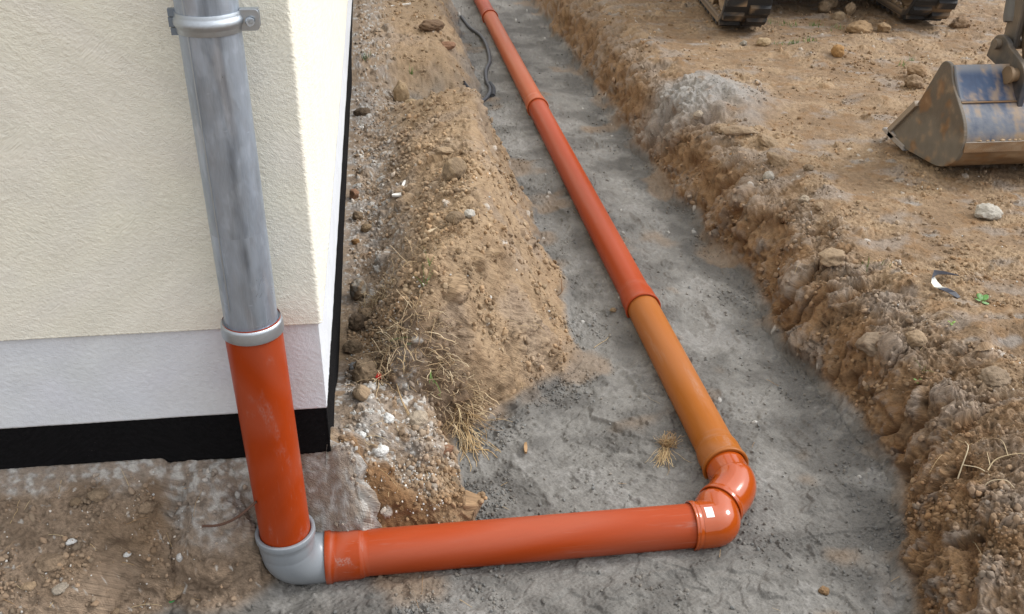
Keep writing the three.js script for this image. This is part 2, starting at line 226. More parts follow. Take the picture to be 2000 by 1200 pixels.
        { const cut = sstep(1.83, 1.77, d + 0.05 * f0) * sstep(-0.16, -0.12, x); mixc(ORANGE, 0.75 * cut); mixc(RUST, 0.85 * cut * sstep(-0.25, 0.1, f2 + 0.3 * f1)); mixc(LIGHT_TAN, 0.5 * cut * sstep(0.06, 0.14, x + 0.1 * f0)); }  // cut face: orange soil, rust mix strengthened to paint in its shadow
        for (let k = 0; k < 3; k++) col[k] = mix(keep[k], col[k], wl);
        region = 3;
      }
      if (wa > 0) {
        const keep = col.slice();
        setc(TAN); mixc(DUST, 0.45 * sstep(-0.2, 0.3, f1 + 0.3)); mixc(DARK, 0.38 * sstep(-0.1, 0.4, f2 + 0.05)); mixc(LIME, 0.6 * sstep(0.36, 0.46, fbm(x * 70, 3, d * 70, 2) + 0.14 * f2));
        const top = Math.max(sstep(0.05, 0.012, 1.71 - d + 0.04 * f2), sstep(-0.36, -0.28, x) * sstep(1.66, 1.70, d)), lump = sstep(1.5, 0.7, ((x + 0.42) / 0.09) ** 2 + ((d - 1.69) / 0.10) ** 2 + f2) * sstep(0.15, 0.27, h);
        mixc(DUST, 0.9 * Math.max(top, lump)); mixc(PALE, 0.6 * Math.max(top, lump) * sstep(-0.15, 0.2, f3)); mixc(LIME, 0.6 * Math.max(top, lump * 0.6) * sstep(0.02, 0.25, f3));
        for (let k = 0; k < 3; k++) col[k] = mix(keep[k], col[k], wa);
        if (wa > 0.5) region = 4;
      }
      if (region && Math.max(wr, wl, wa) < 0.4) region = 0;
      // stones and crumbs of other tones, grain, and shade painted into the creases
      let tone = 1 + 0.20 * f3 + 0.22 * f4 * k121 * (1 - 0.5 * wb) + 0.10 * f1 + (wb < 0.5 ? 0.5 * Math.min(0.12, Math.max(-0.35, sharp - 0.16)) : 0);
      if (l1 > 0.012) tone *= 0.86 + 0.34 * id1;
      if (l2 > 0.005) { tone *= 0.84 + 0.36 * id2; if (id2 > 0.93) mixc(LIME, 0.5 + 0.4 * debris); }
      if (l3 > 0.002 && debris > 0.3 && LUMP.id > 0.7) mixc(LIME, 0.7);
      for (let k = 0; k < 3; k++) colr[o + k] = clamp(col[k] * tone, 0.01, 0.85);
      reg[i] = region; uv[i * 2] = x + h * 0.7; uv[i * 2 + 1] = d + h * 0.6;
    }
  }
  for (let r = 0; r < NR; r++) for (let c = 0; c < NC; c++) {
    const i = (r * NC + c) * 3, a = (r * NC + Math.max(0, c - 1)) * 3, b = (r * NC + Math.min(NC - 1, c + 1)) * 3, e = (Math.max(0, r - 1) * NC + c) * 3, f = (Math.min(NR - 1, r + 1) * NC + c) * 3;
    const ax = pos[b] - pos[a], ay = pos[b + 1] - pos[a + 1], az = pos[b + 2] - pos[a + 2], bx = pos[f] - pos[e], by = pos[f + 1] - pos[e + 1], bz = pos[f + 2] - pos[e + 2];
    let x = ay * bz - az * by, y = az * bx - ax * bz, z = ax * by - ay * bx; const l = 1 / Math.hypot(x, y, z); nor[i] = x * l; nor[i + 1] = y * l; nor[i + 2] = z * l;
  }
  
  Object.assign(GRID, { ds, NR, NC, pos, nor, colr, reg, uv, xmin, xmax });
}
// the finished surface at a place on the plan: height and normal
function groundAt(x, z) {
  const { ds, NC, pos, nor, reg, xmin, xmax } = GRID, d = -z; let lo = 0, hi = ds.length - 1;
  while (hi - lo > 1) { const m = (lo + hi) >> 1; if (ds[m] < d) lo = m; else hi = m; }
  const c = Math.round(clamp((x - xmin(d)) / (xmax(d) - xmin(d))) * (NC - 1)), i = lo * NC + c;
  return { y: pos[i * 3 + 1], n: V3(nor[i * 3], nor[i * 3 + 1], nor[i * 3 + 2]), region: reg[i], i };
}
const grain = grayTexture(1024, (u, v) => 0.5 + 0.34 * tnoise(u, v, 34, 3) + 0.30 * tnoise(u, v, 90, 9) + 0.22 * tnoise(u, v, 230, 5));
const grainColor = colorTexture(1024, 1024, (u, v, c) => { const n = tnoise(u, v, 120, 13), m = tnoise(u, v, 330, 21), w = tnoise(u, v, 260, 33); let k = 0.90 + 0.20 * n + 0.22 * m + 0.14 * tnoise(u, v, 45, 41); if (w > 0.52) k *= 1.35; if (w < -0.52) k *= 0.6; c[0] = c[1] = c[2] = clamp(k * 0.93, 0.2, 1); });
grain.repeat.set(4, 4); grainColor.repeat.set(3.1, 3.1);
const soilMat = new THREE.MeshStandardMaterial({ vertexColors: true, roughness: 0.96, metalness: 0, map: grainColor, bumpMap: grain, bumpScale: 0.0035 });
const sandMat = new THREE.MeshStandardMaterial({ vertexColors: true, roughness: 0.80, metalness: 0, map: grainColor, bumpMap: grain, bumpScale: 0.0011 });
{
  const { NR, NC, pos, nor, colr, reg, uv } = GRID;
  const parts = [['trench_floor', 'smeared grey damp sand bed of the trench under the orange pipes', sandMat], ['trench_wall', 'steep crumbling brown earth face on the right side of the trench', soilMat], ['ground', 'bare tan building plot right of the trench where the digger stands', soilMat], ['earth_mound', 'tan earth mound and gravelly strip between the house wall and the trench', soilMat], ['ground_by_house', 'brown earth with white specks below the black band of the front wall', soilMat], ['sand_heap', 'small heap of pale grey sand on the right lip of the trench', soilMat]];
  const lists = parts.map(() => []);
  for (let r = 0; r < NR - 1; r++) for (let c = 0; c < NC - 1; c++) {
    const a = r * NC + c, b = a + 1, e = a + NC, f = e + 1, x = pos[a * 3], d = -pos[a * 3 + 2];
    if (d > 1.76 && pos[b * 3] < -0.172 && pos[f * 3] < -0.172) continue;
    lists[reg[a]].push(a, b, e, b, f, e);
  }
  parts.forEach(([name, label, mat], k) => {
    const map = new Map(), idx = new Uint32Array(lists[k].length); let n = 0;
    lists[k].forEach((v, j) => { let q = map.get(v); if (q === undefined) { q = n++; map.set(v, q); } idx[j] = q; });
    const P = new Float32Array(n * 3), Nn = new Float32Array(n * 3), C = new Float32Array(n * 3), U = new Float32Array(n * 2);
    for (const [v, q] of map) { for (let j = 0; j < 3; j++) { P[q * 3 + j] = pos[v * 3 + j]; Nn[q * 3 + j] = nor[v * 3 + j]; C[q * 3 + j] = colr[v * 3 + j]; } U[q * 2] = uv[v * 2]; U[q * 2 + 1] = uv[v * 2 + 1]; }
    const g = new THREE.BufferGeometry();
    g.setAttribute('position', new THREE.BufferAttribute(P, 3)); g.setAttribute('normal', new THREE.BufferAttribute(Nn, 3)); g.setAttribute('color', new THREE.BufferAttribute(C, 3)); g.setAttribute('uv', new THREE.BufferAttribute(U, 2)); g.setIndex(new THREE.BufferAttribute(idx, 1));
    tag(mesh(name, g, mat, scene), label, null, null, 'structure');
  });
  // the plot goes on to the horizon round the modelled ground
  const far = new THREE.BufferGeometry(), y = 0.27, ring = [];
  const quad = (x0, z0, x1, z1, yy = y) => ring.push(x0, yy, z0, x0, yy, z1, x1, yy, z0, x1, yy, z0, x0, yy, z1, x1, yy, z1);
  quad(-150, -0.94, 150, 150, 0.20); quad(-150, -150, 150, -13.93, 0.33);
  { const { ds, NR, NC, pos } = GRID, last = (r) => { const i = (r * NC + NC - 1) * 3; return [pos[i] - 0.03, pos[i + 1] - 0.015, pos[i + 2]]; }; // joins the modelled ground's right edge
    for (let r = 0; r < NR - 1; r += 8) { const p = last(r), q = last(Math.min(NR - 1, r + 8)); ring.push(...p, 150, 0.27, p[2], ...q, 150, 0.27, p[2], 150, 0.27, q[2], ...q); } }
  { const { ds, NR, NC, pos } = GRID; let r = 0; for (; r < NR - 9 && ds[r] < 1.9; r += 8) { const i = r * NC * 3, j = (r + 8) * NC * 3; const p = [pos[i] + 0.02, pos[i + 1] - 0.012, pos[i + 2]], q = [pos[j] + 0.02, pos[j + 1] - 0.012, pos[j + 2]]; ring.push(...p, ...q, -150, 0.27, p[2], -150, 0.27, p[2], ...q, -150, 0.27, q[2]); } }
  quad(-150, -13.95, -9.1, -1.8);
  far.setAttribute('position', new THREE.BufferAttribute(new Float32Array(ring), 3)); far.setAttribute('uv', new THREE.BufferAttribute(new Float32Array(ring.length / 3 * 2).map((_, i) => ring[(i >> 1) * 3 + (i & 1) * 2] ), 2)); far.computeVertexNormals();
  tag(mesh('terrain', far, new THREE.MeshStandardMaterial({ color: lin(0.31, 0.215, 0.13), roughness: 0.95, map: grainColor, bumpMap: grain, bumpScale: 0.01 }), scene), 'bare earth of the wider building plot', null, null, 'structure');
}
// ---------------------------------------------------------------- the house corner
const HX = -0.152, HZ = -1.715;                                 // the corner of the cream render on the plan
// A skin round the house corner: along the front wall, over a softly rounded arris, back along the side wall. profile = [[outward offset, y], ...]
function cornerSkin(profile, { from = -1.0, back = 10, step = 0.0028, radius = 0.008, rough, uvScale = 1, fineSide = 0.25 }) {
  const path = [];                                             // [x, z, nx, nz, s]
  let s = 0;
  for (let x = from; x < HX - radius; x += step) path.push([x, HZ, 0, 1, x]);
  for (let k = 0; k <= 5; k++) { const a = (k / 5) * Math.PI / 2; path.push([HX - radius + Math.sin(a) * radius, HZ - radius + Math.cos(a) * radius, Math.sin(a), Math.cos(a), HX - radius + a * radius]); }
  let st = step, z = HZ - radius; while (z > HZ - back) { z -= st; if (HZ - z > fineSide) st *= 1.06; path.push([HX, z, 1, 0, HX - z + HZ]); }
  const n = path.length, m = profile.length, P = new Float32Array(n * m * 3), U = new Float32Array(n * m * 2), I = [];
  for (let j = 0; j < m; j++) for (let i = 0; i < n; i++) {
    const [x, zz, nx, nz, ss] = path[i], [off, y] = profile[j], q = j * n + i, r = rough ? rough(x, y, zz, j) : 0;
    P[q * 3] = x + nx * (off + r); P[q * 3 + 1] = y; P[q * 3 + 2] = zz + nz * (off + r); U[q * 2] = ss * uvScale; U[q * 2 + 1] = y * uvScale;
    if (j < m - 1 && i < n - 1) I.push(q, q + 1, q + n, q + 1, q + n + 1, q + n);
  }
  const g = new THREE.BufferGeometry(); g.setAttribute('position', new THREE.BufferAttribute(P, 3)); g.setAttribute('uv', new THREE.BufferAttribute(U, 2)); g.setIndex(I); g.computeVertexNormals();
  return g;
}
const rows = (off, y0, y1, step) => { const a = []; const n = Math.ceil((y1 - y0) / step); for (let i = 0; i <= n; i++) a.push([off, mix(y0, y1, i / n)]); return a; };
const stuccoBump = grayTexture(1024, (u, v) => 0.5 + 0.5 * tnoise(u, v, 120, 4) + 0.3 * tnoise(u, v, 260, 8));
stuccoBump.repeat.set(3, 3);
const stuccoTone = colorTexture(512, 512, (u, v, c) => { const k = 0.95 + 0.05 * tnoise(u, v, 14, 2) + 0.05 * tnoise(u, v, 90, 6); c[0] = k; c[1] = k * (0.995 + 0.01 * tnoise(u, v, 9, 7)); c[2] = k * (0.985 + 0.03 * tnoise(u, v, 11, 11)); });
const creamMat = new THREE.MeshStandardMaterial({ color: lin(0.87, 0.838, 0.728), roughness: 0.92, bumpMap: stuccoBump, bumpScale: 0.0012, map: stuccoTone });
const plinthMat = new THREE.MeshStandardMaterial({ color: lin(0.70, 0.725, 0.765), roughness: 0.85, bumpMap: stuccoBump, bumpScale: 0.0007, map: stuccoTone });
const blackMap = colorTexture(1024, 1024, (u, v, c) => { const n = tnoise(u, v, 60, 3) + 0.6 * tnoise(u, v, 170, 8), s = sstep(0.72, 0.95, tnoise(u, v, 210, 15) + 0.35 * tnoise(u, v, 12, 5)), k = 0.0062 + 0.003 * n; c[0] = mix(k, 0.10, s * 0.7); c[1] = mix(k * 0.95, 0.085, s * 0.7); c[2] = mix(k * 1.05, 0.07, s * 0.7); });
blackMap.repeat.set(2, 2);
const blackMat = new THREE.MeshPhysicalMaterial({ map: blackMap, roughness: 0.95, specularIntensity: 0.25, bumpMap: stuccoBump, bumpScale: 0.0016 });
const footMat = new THREE.MeshStandardMaterial({ color: lin(0.36, 0.32, 0.27), roughness: 0.95, bumpMap: grain, bumpScale: 0.003, map: grainColor });
{
  const house = thing('house', 'corner of a house with cream textured render, white plinth and black base band', 'house', [HX, 0, HZ]);
  const put = (name, g, m) => { g.translate(-HX, 0, -HZ); return mesh(name, g, m, house); };
  const scrape = (x, y, z) => { const a = x - z, w = 6 * noise(a * 22, y * 22, 1); return 0.0010 * fbm(a * 120 + w * 0.3, y * 170 + w * 0.4, 3, 2) + 0.0017 * Math.abs(noise(a * 165 + 20 + w, y * 235 + w * 0.4, 7)) + 0.0010 * noise(a * 300, y * 360, 2); };
  const top = 1.62, CB = 0.694, PB = 0.476;
  put('upper_wall', cornerSkin([[-0.012, CB + 0.004], [-0.002, CB], [0.001, CB + 0.001], ...rows(0, CB + 0.003, top, 0.0028)], { rough: (x, y, z, j) => (j < 1 ? 0 : scrape(x, y, z)) }), creamMat);
  const fine = (x, y, z) => { const a = x - z; return 0.0011 * fbm(a * 120, y * 150, 9, 2) + 0.0008 * noise(a * 14, y * 14, 4); };
  put('plinth', cornerSkin([[-0.03, PB - 0.003], [-0.0095, PB - 0.003], ...rows(-0.007, PB, CB + 0.004, 0.003)], { rough: (x, y, z, j) => (j < 1 ? 0 : fine(x, y, z)), step: 0.003 }), plinthMat);
  const coarse = (x, y, z) => { const a = x - z; return 0.0012 * fbm(a * 150, y * 150, 5, 2); };
  const ragged = (x, z) => 0.352 + 0.010 * fbm((x - z) * 14, 3, 1, 3) + 0.004 * noise((x - z) * 90, 1, 1);
  const gb = cornerSkin([[-0.022, 0.33], ...rows(-0.010, 0.345, PB + 0.002, 0.004)], { rough: (x, y, z, j) => (j < 1 ? 0 : coarse(x, y, z)), step: 0.004 });
  { const p = gb.attributes.position; for (let i = 0; i < p.count; i++) { const y = p.getY(i); if (y < 0.40) { const lowEdge = ragged(p.getX(i), p.getZ(i)) - 0.12 * sstep(HZ - 0.016, HZ - 0.045, p.getZ(i)); p.setY(i, mix(lowEdge, 0.40, clamp((y - 0.345) / 0.055))); } else if (y > PB - 0.006) p.setY(i, y + 0.0022 * noise((p.getX(i) - p.getZ(i)) * 120, 2, 2)); } gb.computeVertexNormals(); }
  put('bitumen_band', gb, blackMat);
  const gf = cornerSkin(rows(-0.016, -0.02, 0.372, 0.012), { rough: (x, y, z) => 0.014 * fbm((x - z) * 12, y * 12, 2, 3) - 0.004, step: 0.008, fineSide: 0.1 });
  put('footing', gf, footMat);
  // the rest of the wall above and beside what the camera sees
  const shell = (x0, x1, y0, y1, z0, z1) => { const g = new THREE.BoxGeometry(x1 - x0, y1 - y0, z1 - z0); g.translate((x0 + x1) / 2, (y0 + y1) / 2, (z0 + z1) / 2); return g; };
  put('upper_wall', mergeGeometries([shell(-9, HX, top + 0.001, 5.4, HZ - 10, HZ), shell(-9, -1.0, CB, top, HZ - 10, HZ)]), creamMat);
  put('plinth', shell(-9, -1.0, PB, CB, HZ - 10, HZ - 0.007), plinthMat);
  put('bitumen_band', shell(-9, -1.0, 0.0, PB, HZ - 10, HZ - 0.010), blackMat);
  put('eaves', shell(-9.5, HX + 0.45, 5.41, 5.62, HZ - 10.5, HZ + 0.45), new THREE.MeshStandardMaterial({ color: lin(0.55, 0.52, 0.48), roughness: 0.8 }));
  const roof = new THREE.BufferGeometry(), x0 = -9.6, x1 = HX + 0.5, z0 = HZ - 10.6, z1 = HZ + 0.5, zm = (z0 + z1) / 2;
  roof.setAttribute('position', new THREE.BufferAttribute(new Float32Array([x0, 5.63, z1, x1, 5.63, z1, x1 - 2, 8.4, zm, x0, 5.63, z1, x1 - 2, 8.4, zm, x0, 8.4, zm, x1, 5.63, z0, x0, 5.63, z0, x0, 8.4, zm, x1, 5.63, z0, x0, 8.4, zm, x1 - 2, 8.4, zm, x1, 5.63, z1, x1, 5.63, z0, x1 - 2, 8.4, zm]), 3)); roof.computeVertexNormals();
  put('roof', roof, new THREE.MeshStandardMaterial({ color: lin(0.12, 0.05, 0.04), roughness: 0.8, side: THREE.DoubleSide }));
}
// ---------------------------------------------------------------- pipes
// a body of revolution along A -> B; profile = [[metres from A, radius], ...]
function turned(A, B, profile, seg = 64) {
  const a = V3(...A), dir = V3(...B).sub(a).normalize(), L = profile[profile.length - 1][0] || 1;
  const g = new THREE.LatheGeometry(profile.map(([s, r]) => new THREE.Vector2(Math.max(r, 1e-4), s)), seg);
  const q = new THREE.Quaternion().setFromUnitVectors(V3(0, 1, 0), dir); g.applyQuaternion(q); g.translate(a.x, a.y, a.z);
  return g;
}
// a tube through centres with a radius of its own at each of them
function swept(nodes, seg = 56) {
  const n = nodes.length, P = [], U = [], I = []; let side = null, s = 0;
  for (let i = 0; i < n; i++) {
    const t = nodes[Math.min(n - 1, i + 1)].p.clone().sub(nodes[Math.max(0, i - 1)].p).normalize();
    if (nodes[i].t) t.copy(nodes[i].t);
    if (!side) side = Math.abs(t.y) > 0.9 ? V3(0, 0, 1) : V3(0, 1, 0);
    side = side.clone().addScaledVector(t, -side.dot(t)).normalize();
    const up = t.clone().cross(side);
    if (i) s += nodes[i].p.distanceTo(nodes[i - 1].p);
    for (let k = 0; k <= seg; k++) { const a = (k / seg) * Math.PI * 2, c = Math.cos(a) * nodes[i].r, d = Math.sin(a) * nodes[i].r; P.push(nodes[i].p.x + side.x * c + up.x * d, nodes[i].p.y + side.y * c + up.y * d, nodes[i].p.z + side.z * c + up.z * d); U.push(k / seg, s); }
    if (i) for (let k = 0; k < seg; k++) { const a = (i - 1) * (seg + 1) + k, b = a + seg + 1; I.push(a, b, a + 1, a + 1, b, b + 1); }
  }
  const g = new THREE.BufferGeometry(); g.setAttribute('position', new THREE.Float32BufferAttribute(P, 3)); g.setAttribute('uv', new THREE.Float32BufferAttribute(U, 2)); g.setIndex(I); g.computeVertexNormals();
  return g;
}
function plasticMap(base, seed, dirt) {                        // u runs round the pipe, v along it: scuffs, clay smears, a dusty film
  return colorTexture(512, 1024, (u, v, c) => {
    const k = 1 + 0.05 * tnoise(u, v, 6, seed) + 0.03 * tnoise(u, v, 40, seed + 3), a = u * 2 * Math.PI, ca0 = Math.cos(a), sa0 = Math.sin(a);
    c[0] = base[0] * k; c[1] = base[1] * k; c[2] = base[2] * k;
    const film = clamp(0.5 + 1.4 * tnoise(u, v, 5, seed + 9)) * 0.07 * dirt;
    const scuff = sstep(0.42, 1.0, noise(Math.cos(a) * 9 + seed, Math.sin(a) * 9, v * 5) * 0.6 + noise(Math.cos(a) * 30, Math.sin(a) * 30 + seed, v * 26) * 0.75) * 0.22 * dirt + sstep(0.55, 0.75, noise(ca0 * 46, sa0 * 46 + seed, v * 9)) * 0.10 * dirt;
    const clay = sstep(0.30, 0.62, noise(ca0 * 1.6 + seed * 2, sa0 * 1.6, v * 5.5) + 0.25 * noise(ca0 * 5, sa0 * 5 + seed, v * 22)) * clamp(0.45 + 0.9 * noise(ca0 * 16 + 4, sa0 * 16, v * 90 + seed)) * 0.30 * dirt;
    const d = Math.max(film, scuff), dc = [0.52, 0.42, 0.36], cc = [0.36, 0.31, 0.28];
    for (let q = 0; q < 3; q++) c[q] = mix(mix(c[q], dc[q], d), cc[q], clay);
  });
}
const RED = [0.345, 0.047, 0.0070], VERT = [0.325, 0.038, 0.0030], OCHRE = [0.335, 0.100, 0.009], NEW = [0.385, 0.064, 0.006];
const plastic = (base, seed, dirt, rough) => new THREE.MeshPhysicalMaterial({ map: plasticMap(base, seed, dirt), roughness: rough, ior: 1.5, specularIntensity: 0.42, bumpMap: grain, bumpScale: 0.00008, side: THREE.DoubleSide });
const AX = 0.866, AY = 0.076, R = 0.055;
const redMats = [plastic(RED, 3, 0.75, 0.40), plastic([0.44, 0.10, 0.032], 11, 0.8, 0.42)];
{ // the long run in the trench: each length has its socket at the house end
  const joints = [[-2.757, 0.869], [-5.066, 0.865], [-7.365, 0.860], [-9.66, 0.856], [-11.96, 0.852], [-14.2, 0.848]];
  const labels = ['red brown drain pipe in the trench joined to the ochre pipe', 'middle red brown drain pipe in the trench, beside the black hose', 'red brown drain pipe farthest away in the trench, cut by the top of the picture'];
  for (let i = 0; i < 5; i++) {
    if (i > 2) continue;
    const A = [joints[i][1], AY, joints[i][0]], Bp = [joints[i === 2 ? 5 : i + 1][1], AY, joints[i === 2 ? 5 : i + 1][0]], L = Math.hypot(Bp[0] - A[0], Bp[2] - A[2]);
    const t = thing('drain_pipe', labels[i], 'pipe', A, 'red brown drain pipe lengths in the trench');
    const loc = (g) => { g.translate(-A[0], -A[1], -A[2]); return g; };
    const long = i === 2 ? Math.min(L, 6) : L;
    mesh('pipe', loc(turned(A, Bp, [[0.095, R + 0.004], [0.115, R + 0.0015], [0.14, R], [long * 0.5, R], [long + 0.05, R]])), redMats[i % 2], t);
    mesh('socket', loc(turned(A, Bp, [[0.004, R + 0.0005], [0, R + 0.002], [0, R + 0.0068], [0.002, R + 0.0086], [0.008, R + 0.0086], [0.0105, R + 0.0060], [0.030, R + 0.0058], [0.075, R + 0.0052], [0.097, R + 0.0038]])), redMats[i % 2], t);
  }
}
const ochreMat = plastic(OCHRE, 7, 0.8, 0.40);
{
  const A = [0.869, AY, -1.885], Bp = [0.869, AY, -2.757];
  const t = thing('drain_pipe', 'short ochre drain pipe between the red length and the shiny corner bend', 'pipe', A);
  const loc = (g) => { g.translate(-A[0], -A[1], -A[2]); return g; };
  mesh('pipe', loc(turned(A, Bp, [[0.06, R + 0.0052], [0.075, R + 0.0042], [0.09, R + 0.001], [0.105, R], [0.45, R], [0.93, R]])), ochreMat, t);
  mesh('socket', loc(turned(A, Bp, [[0.004, R + 0.0005], [0, R + 0.002], [0, R + 0.007], [0.002, R + 0.0092], [0.008, R + 0.0094], [0.012, R + 0.0066], [0.018, R + 0.0062], [0.062, R + 0.0056]])), plastic(OCHRE, 17, 1.1, 0.36), t);
}
const HZP = -1.683, HYP = 0.070;
{
  const A = [-0.192, HYP + 0.006, HZP + 0.004], Bp = [0.735, HYP, HZP];
  const t = thing('drain_pipe', 'orange drain pipe lying crosswise in front between grey bend and shiny corner bend', 'pipe', A);
  const loc = (g) => { g.translate(-A[0], -A[1], -A[2]); return g; };
  const m = plastic(RED, 23, 1.0, 0.38);
  mesh('pipe', loc(turned(A, Bp, [[0.078, R + 0.0045], [0.086, R + 0.0035], [0.092, R + 0.0008], [0.105, R], [0.5, R], [0.93, R]])), m, t);
  mesh('socket', loc(turned(A, Bp, [[0.004, R + 0.0005], [0, R + 0.002], [0, R + 0.0082], [0.002, R + 0.0104], [0.013, R + 0.0106], [0.018, R + 0.0068], [0.030, R + 0.0058], [0.080, R + 0.0050]])), plastic(RED, 29, 1.7, 0.36), t);
}
const newMat = new THREE.MeshPhysicalMaterial({ color: lin(...NEW), roughness: 0.15, ior: 1.5, clearcoat: 0.4, clearcoatRoughness: 0.05, side: THREE.DoubleSide });
// corner made of two 45 degree bends pushed together
function bendNodes(P0, T0, P1, T1, n = 14, r = R) {            // round curve between two directed ends
  const k = P0.distanceTo(P1) * 0.38, c = new THREE.CubicBezierCurve3(P0, P0.clone().addScaledVector(T0, k), P1.clone().addScaledVector(T1, -k), P1), a = [];
  for (let i = 0; i <= n; i++) a.push({ p: c.getPoint(i / n), t: c.getTangent(i / n).normalize(), r });
  return a;
}
const ring = (P, T, list) => swept(list.map(([s, r]) => ({ p: P.clone().addScaledVector(T, s), t: T, r })));
const beadList = (dir) => [[0.005, R + 0.001], [0, R + 0.003], [0, R + 0.0058], [0.001, R + 0.0070], [0.0042, R + 0.0070], [0.006, R + 0.0054], [0.008, R + 0.0070], [0.0115, R + 0.0070], [0.0135, R + 0.0052], [0.020, R + 0.0047]].map(([s, r]) => [s * dir, r]);
{
  const M = V3(0.800, HYP + 0.003, -1.738), D45 = V3(-Math.SQRT1_2 * 1.02, 0, Math.SQRT1_2 * 0.98).normalize();
  const E = V3(0.706, HYP, HZP), S = V3(0.868, AY, -1.89);
  const lower = thing('pipe_bend', 'shiny orange pipe bend with a white sticker on the end of the crosswise pipe', 'pipe bend', E.toArray());
  const loc = (g, o) => { g.translate(-o.x, -o.y, -o.z); return g; };
  const nodes = [{ p: E.clone().add(V3(0.020, 0, 0)), t: V3(1, 0, 0), r: R + 0.0052 }, { p: E.clone().add(V3(0.052, 0, 0)), t: V3(1, 0, 0), r: R + 0.0048 }, ...bendNodes(E.clone().add(V3(0.060, 0, 0)), V3(1, 0, 0), M.clone().addScaledVector(D45, 0.012), D45.clone().negate(), 16, R + 0.0042), { p: M.clone().addScaledVector(D45, 0.004), t: D45.clone().negate(), r: R + 0.0012 }, { p: M.clone().addScaledVector(D45, -0.02), t: D45.clone().negate(), r: R + 0.0012 }];
  mesh('bend', loc(swept(nodes), E), newMat, lower);
  mesh('socket', loc(ring(E, V3(1, 0, 0), beadList(1)), E), newMat, lower);
  const stickerTex = (() => { const cv = document.createElement('canvas'); cv.width = 96; cv.height = 128; const x = cv.getContext('2d'); x.fillStyle = '#f4f4f0'; x.fillRect(0, 0, 96, 128); x.fillStyle = '#55606a'; for (let i = 0; i < 9; i++) x.fillRect(52 + (i * 29 % 24), 66 + i * 4.4, 22 - (i * 7 % 9), 2.2); x.fillStyle = '#3f6f96'; x.fillRect(66, 18, 6, 26); x.fillStyle = '#b9a6a6'; x.fillRect(40, 38, 22, 3); x.fillRect(44, 45, 16, 3); const t = new THREE.CanvasTexture(cv); t.colorSpace = THREE.SRGBColorSpace; return t; })();
  { // the sticker bends round the pipe
    const w = 0.020, h = 0.029, P = [], U = [], I = [], rr = R + 0.0056, c0 = 0.62, nx = 6, ny = 10;
    for (let j = 0; j <= ny; j++) for (let i = 0; i <= nx; i++) { const a = c0 + (0.5 - j / ny) * (h / rr), xx = E.x + 0.026 + (i / nx) * w + (j / ny) * 0.001; P.push(xx, E.y + Math.cos(a * 1 - 0.35) * rr, E.z + Math.sin(0.95 - a) * rr * 0 + Math.sin(1.0 - a) * rr); U.push(i / nx, 1 - j / ny); }
    // angle measured from straight up towards the viewer
    P.length = 0; for (let j = 0; j <= ny; j++) for (let i = 0; i <= nx; i++) { const a = 0.06 + (j / ny) * (h / rr), xx = E.x + 0.0275 + (i / nx) * w; P.push(xx, E.y + Math.cos(a) * rr, E.z + Math.sin(a) * rr); }
    for (let j = 0; j < ny; j++) for (let i = 0; i < nx; i++) { const a = j * (nx + 1) + i, b = a + nx + 1; I.push(a, b, a + 1, a + 1, b, b + 1); }
    const g = new THREE.BufferGeometry(); g.setAttribute('position', new THREE.Float32BufferAttribute(P, 3)); g.setAttribute('uv', new THREE.Float32BufferAttribute(U, 2)); g.setIndex(I); g.computeVertexNormals();
    const s = mesh('sticker', loc(g, E), new THREE.MeshStandardMaterial({ map: stickerTex, roughness: 0.45, side: THREE.DoubleSide }), lower); s.userData.label = 'small white price sticker with grey print';
  }
  const upper = thing('pipe_bend', 'shiny orange pipe bend between the ochre pipe and the bend with the sticker', 'pipe bend', M.toArray());
  const U0 = M.clone().addScaledVector(D45, -0.022);
  mesh('bend', loc(swept([{ p: M.clone().addScaledVector(D45, -0.018), t: D45.clone().negate(), r: R + 0.0048 }, ...bendNodes(U0, D45.clone().negate(), S.clone().add(V3(0, 0, 0.055)), V3(0, 0, -1), 12, R + 0.0044), ...bendNodes(S.clone().add(V3(0, 0, 0.052)), V3(0, 0, -1), S.clone().add(V3(0, 0, -0.03)), V3(0, 0, -1), 3, R)]), M), newMat, upper);
  mesh('socket', loc(ring(M, D45.clone().negate(), beadList(1)), M), newMat, upper);
}
const greyMat = new THREE.MeshPhysicalMaterial({ color: lin(0.235, 0.255, 0.275), roughness: 0.30, side: THREE.DoubleSide, bumpMap: grain, bumpScale: 0.0001 });
const VX0 = -0.2705, VX1 = -0.2805, VZ = -1.642, RO = 0.0562, RM = 0.0514;
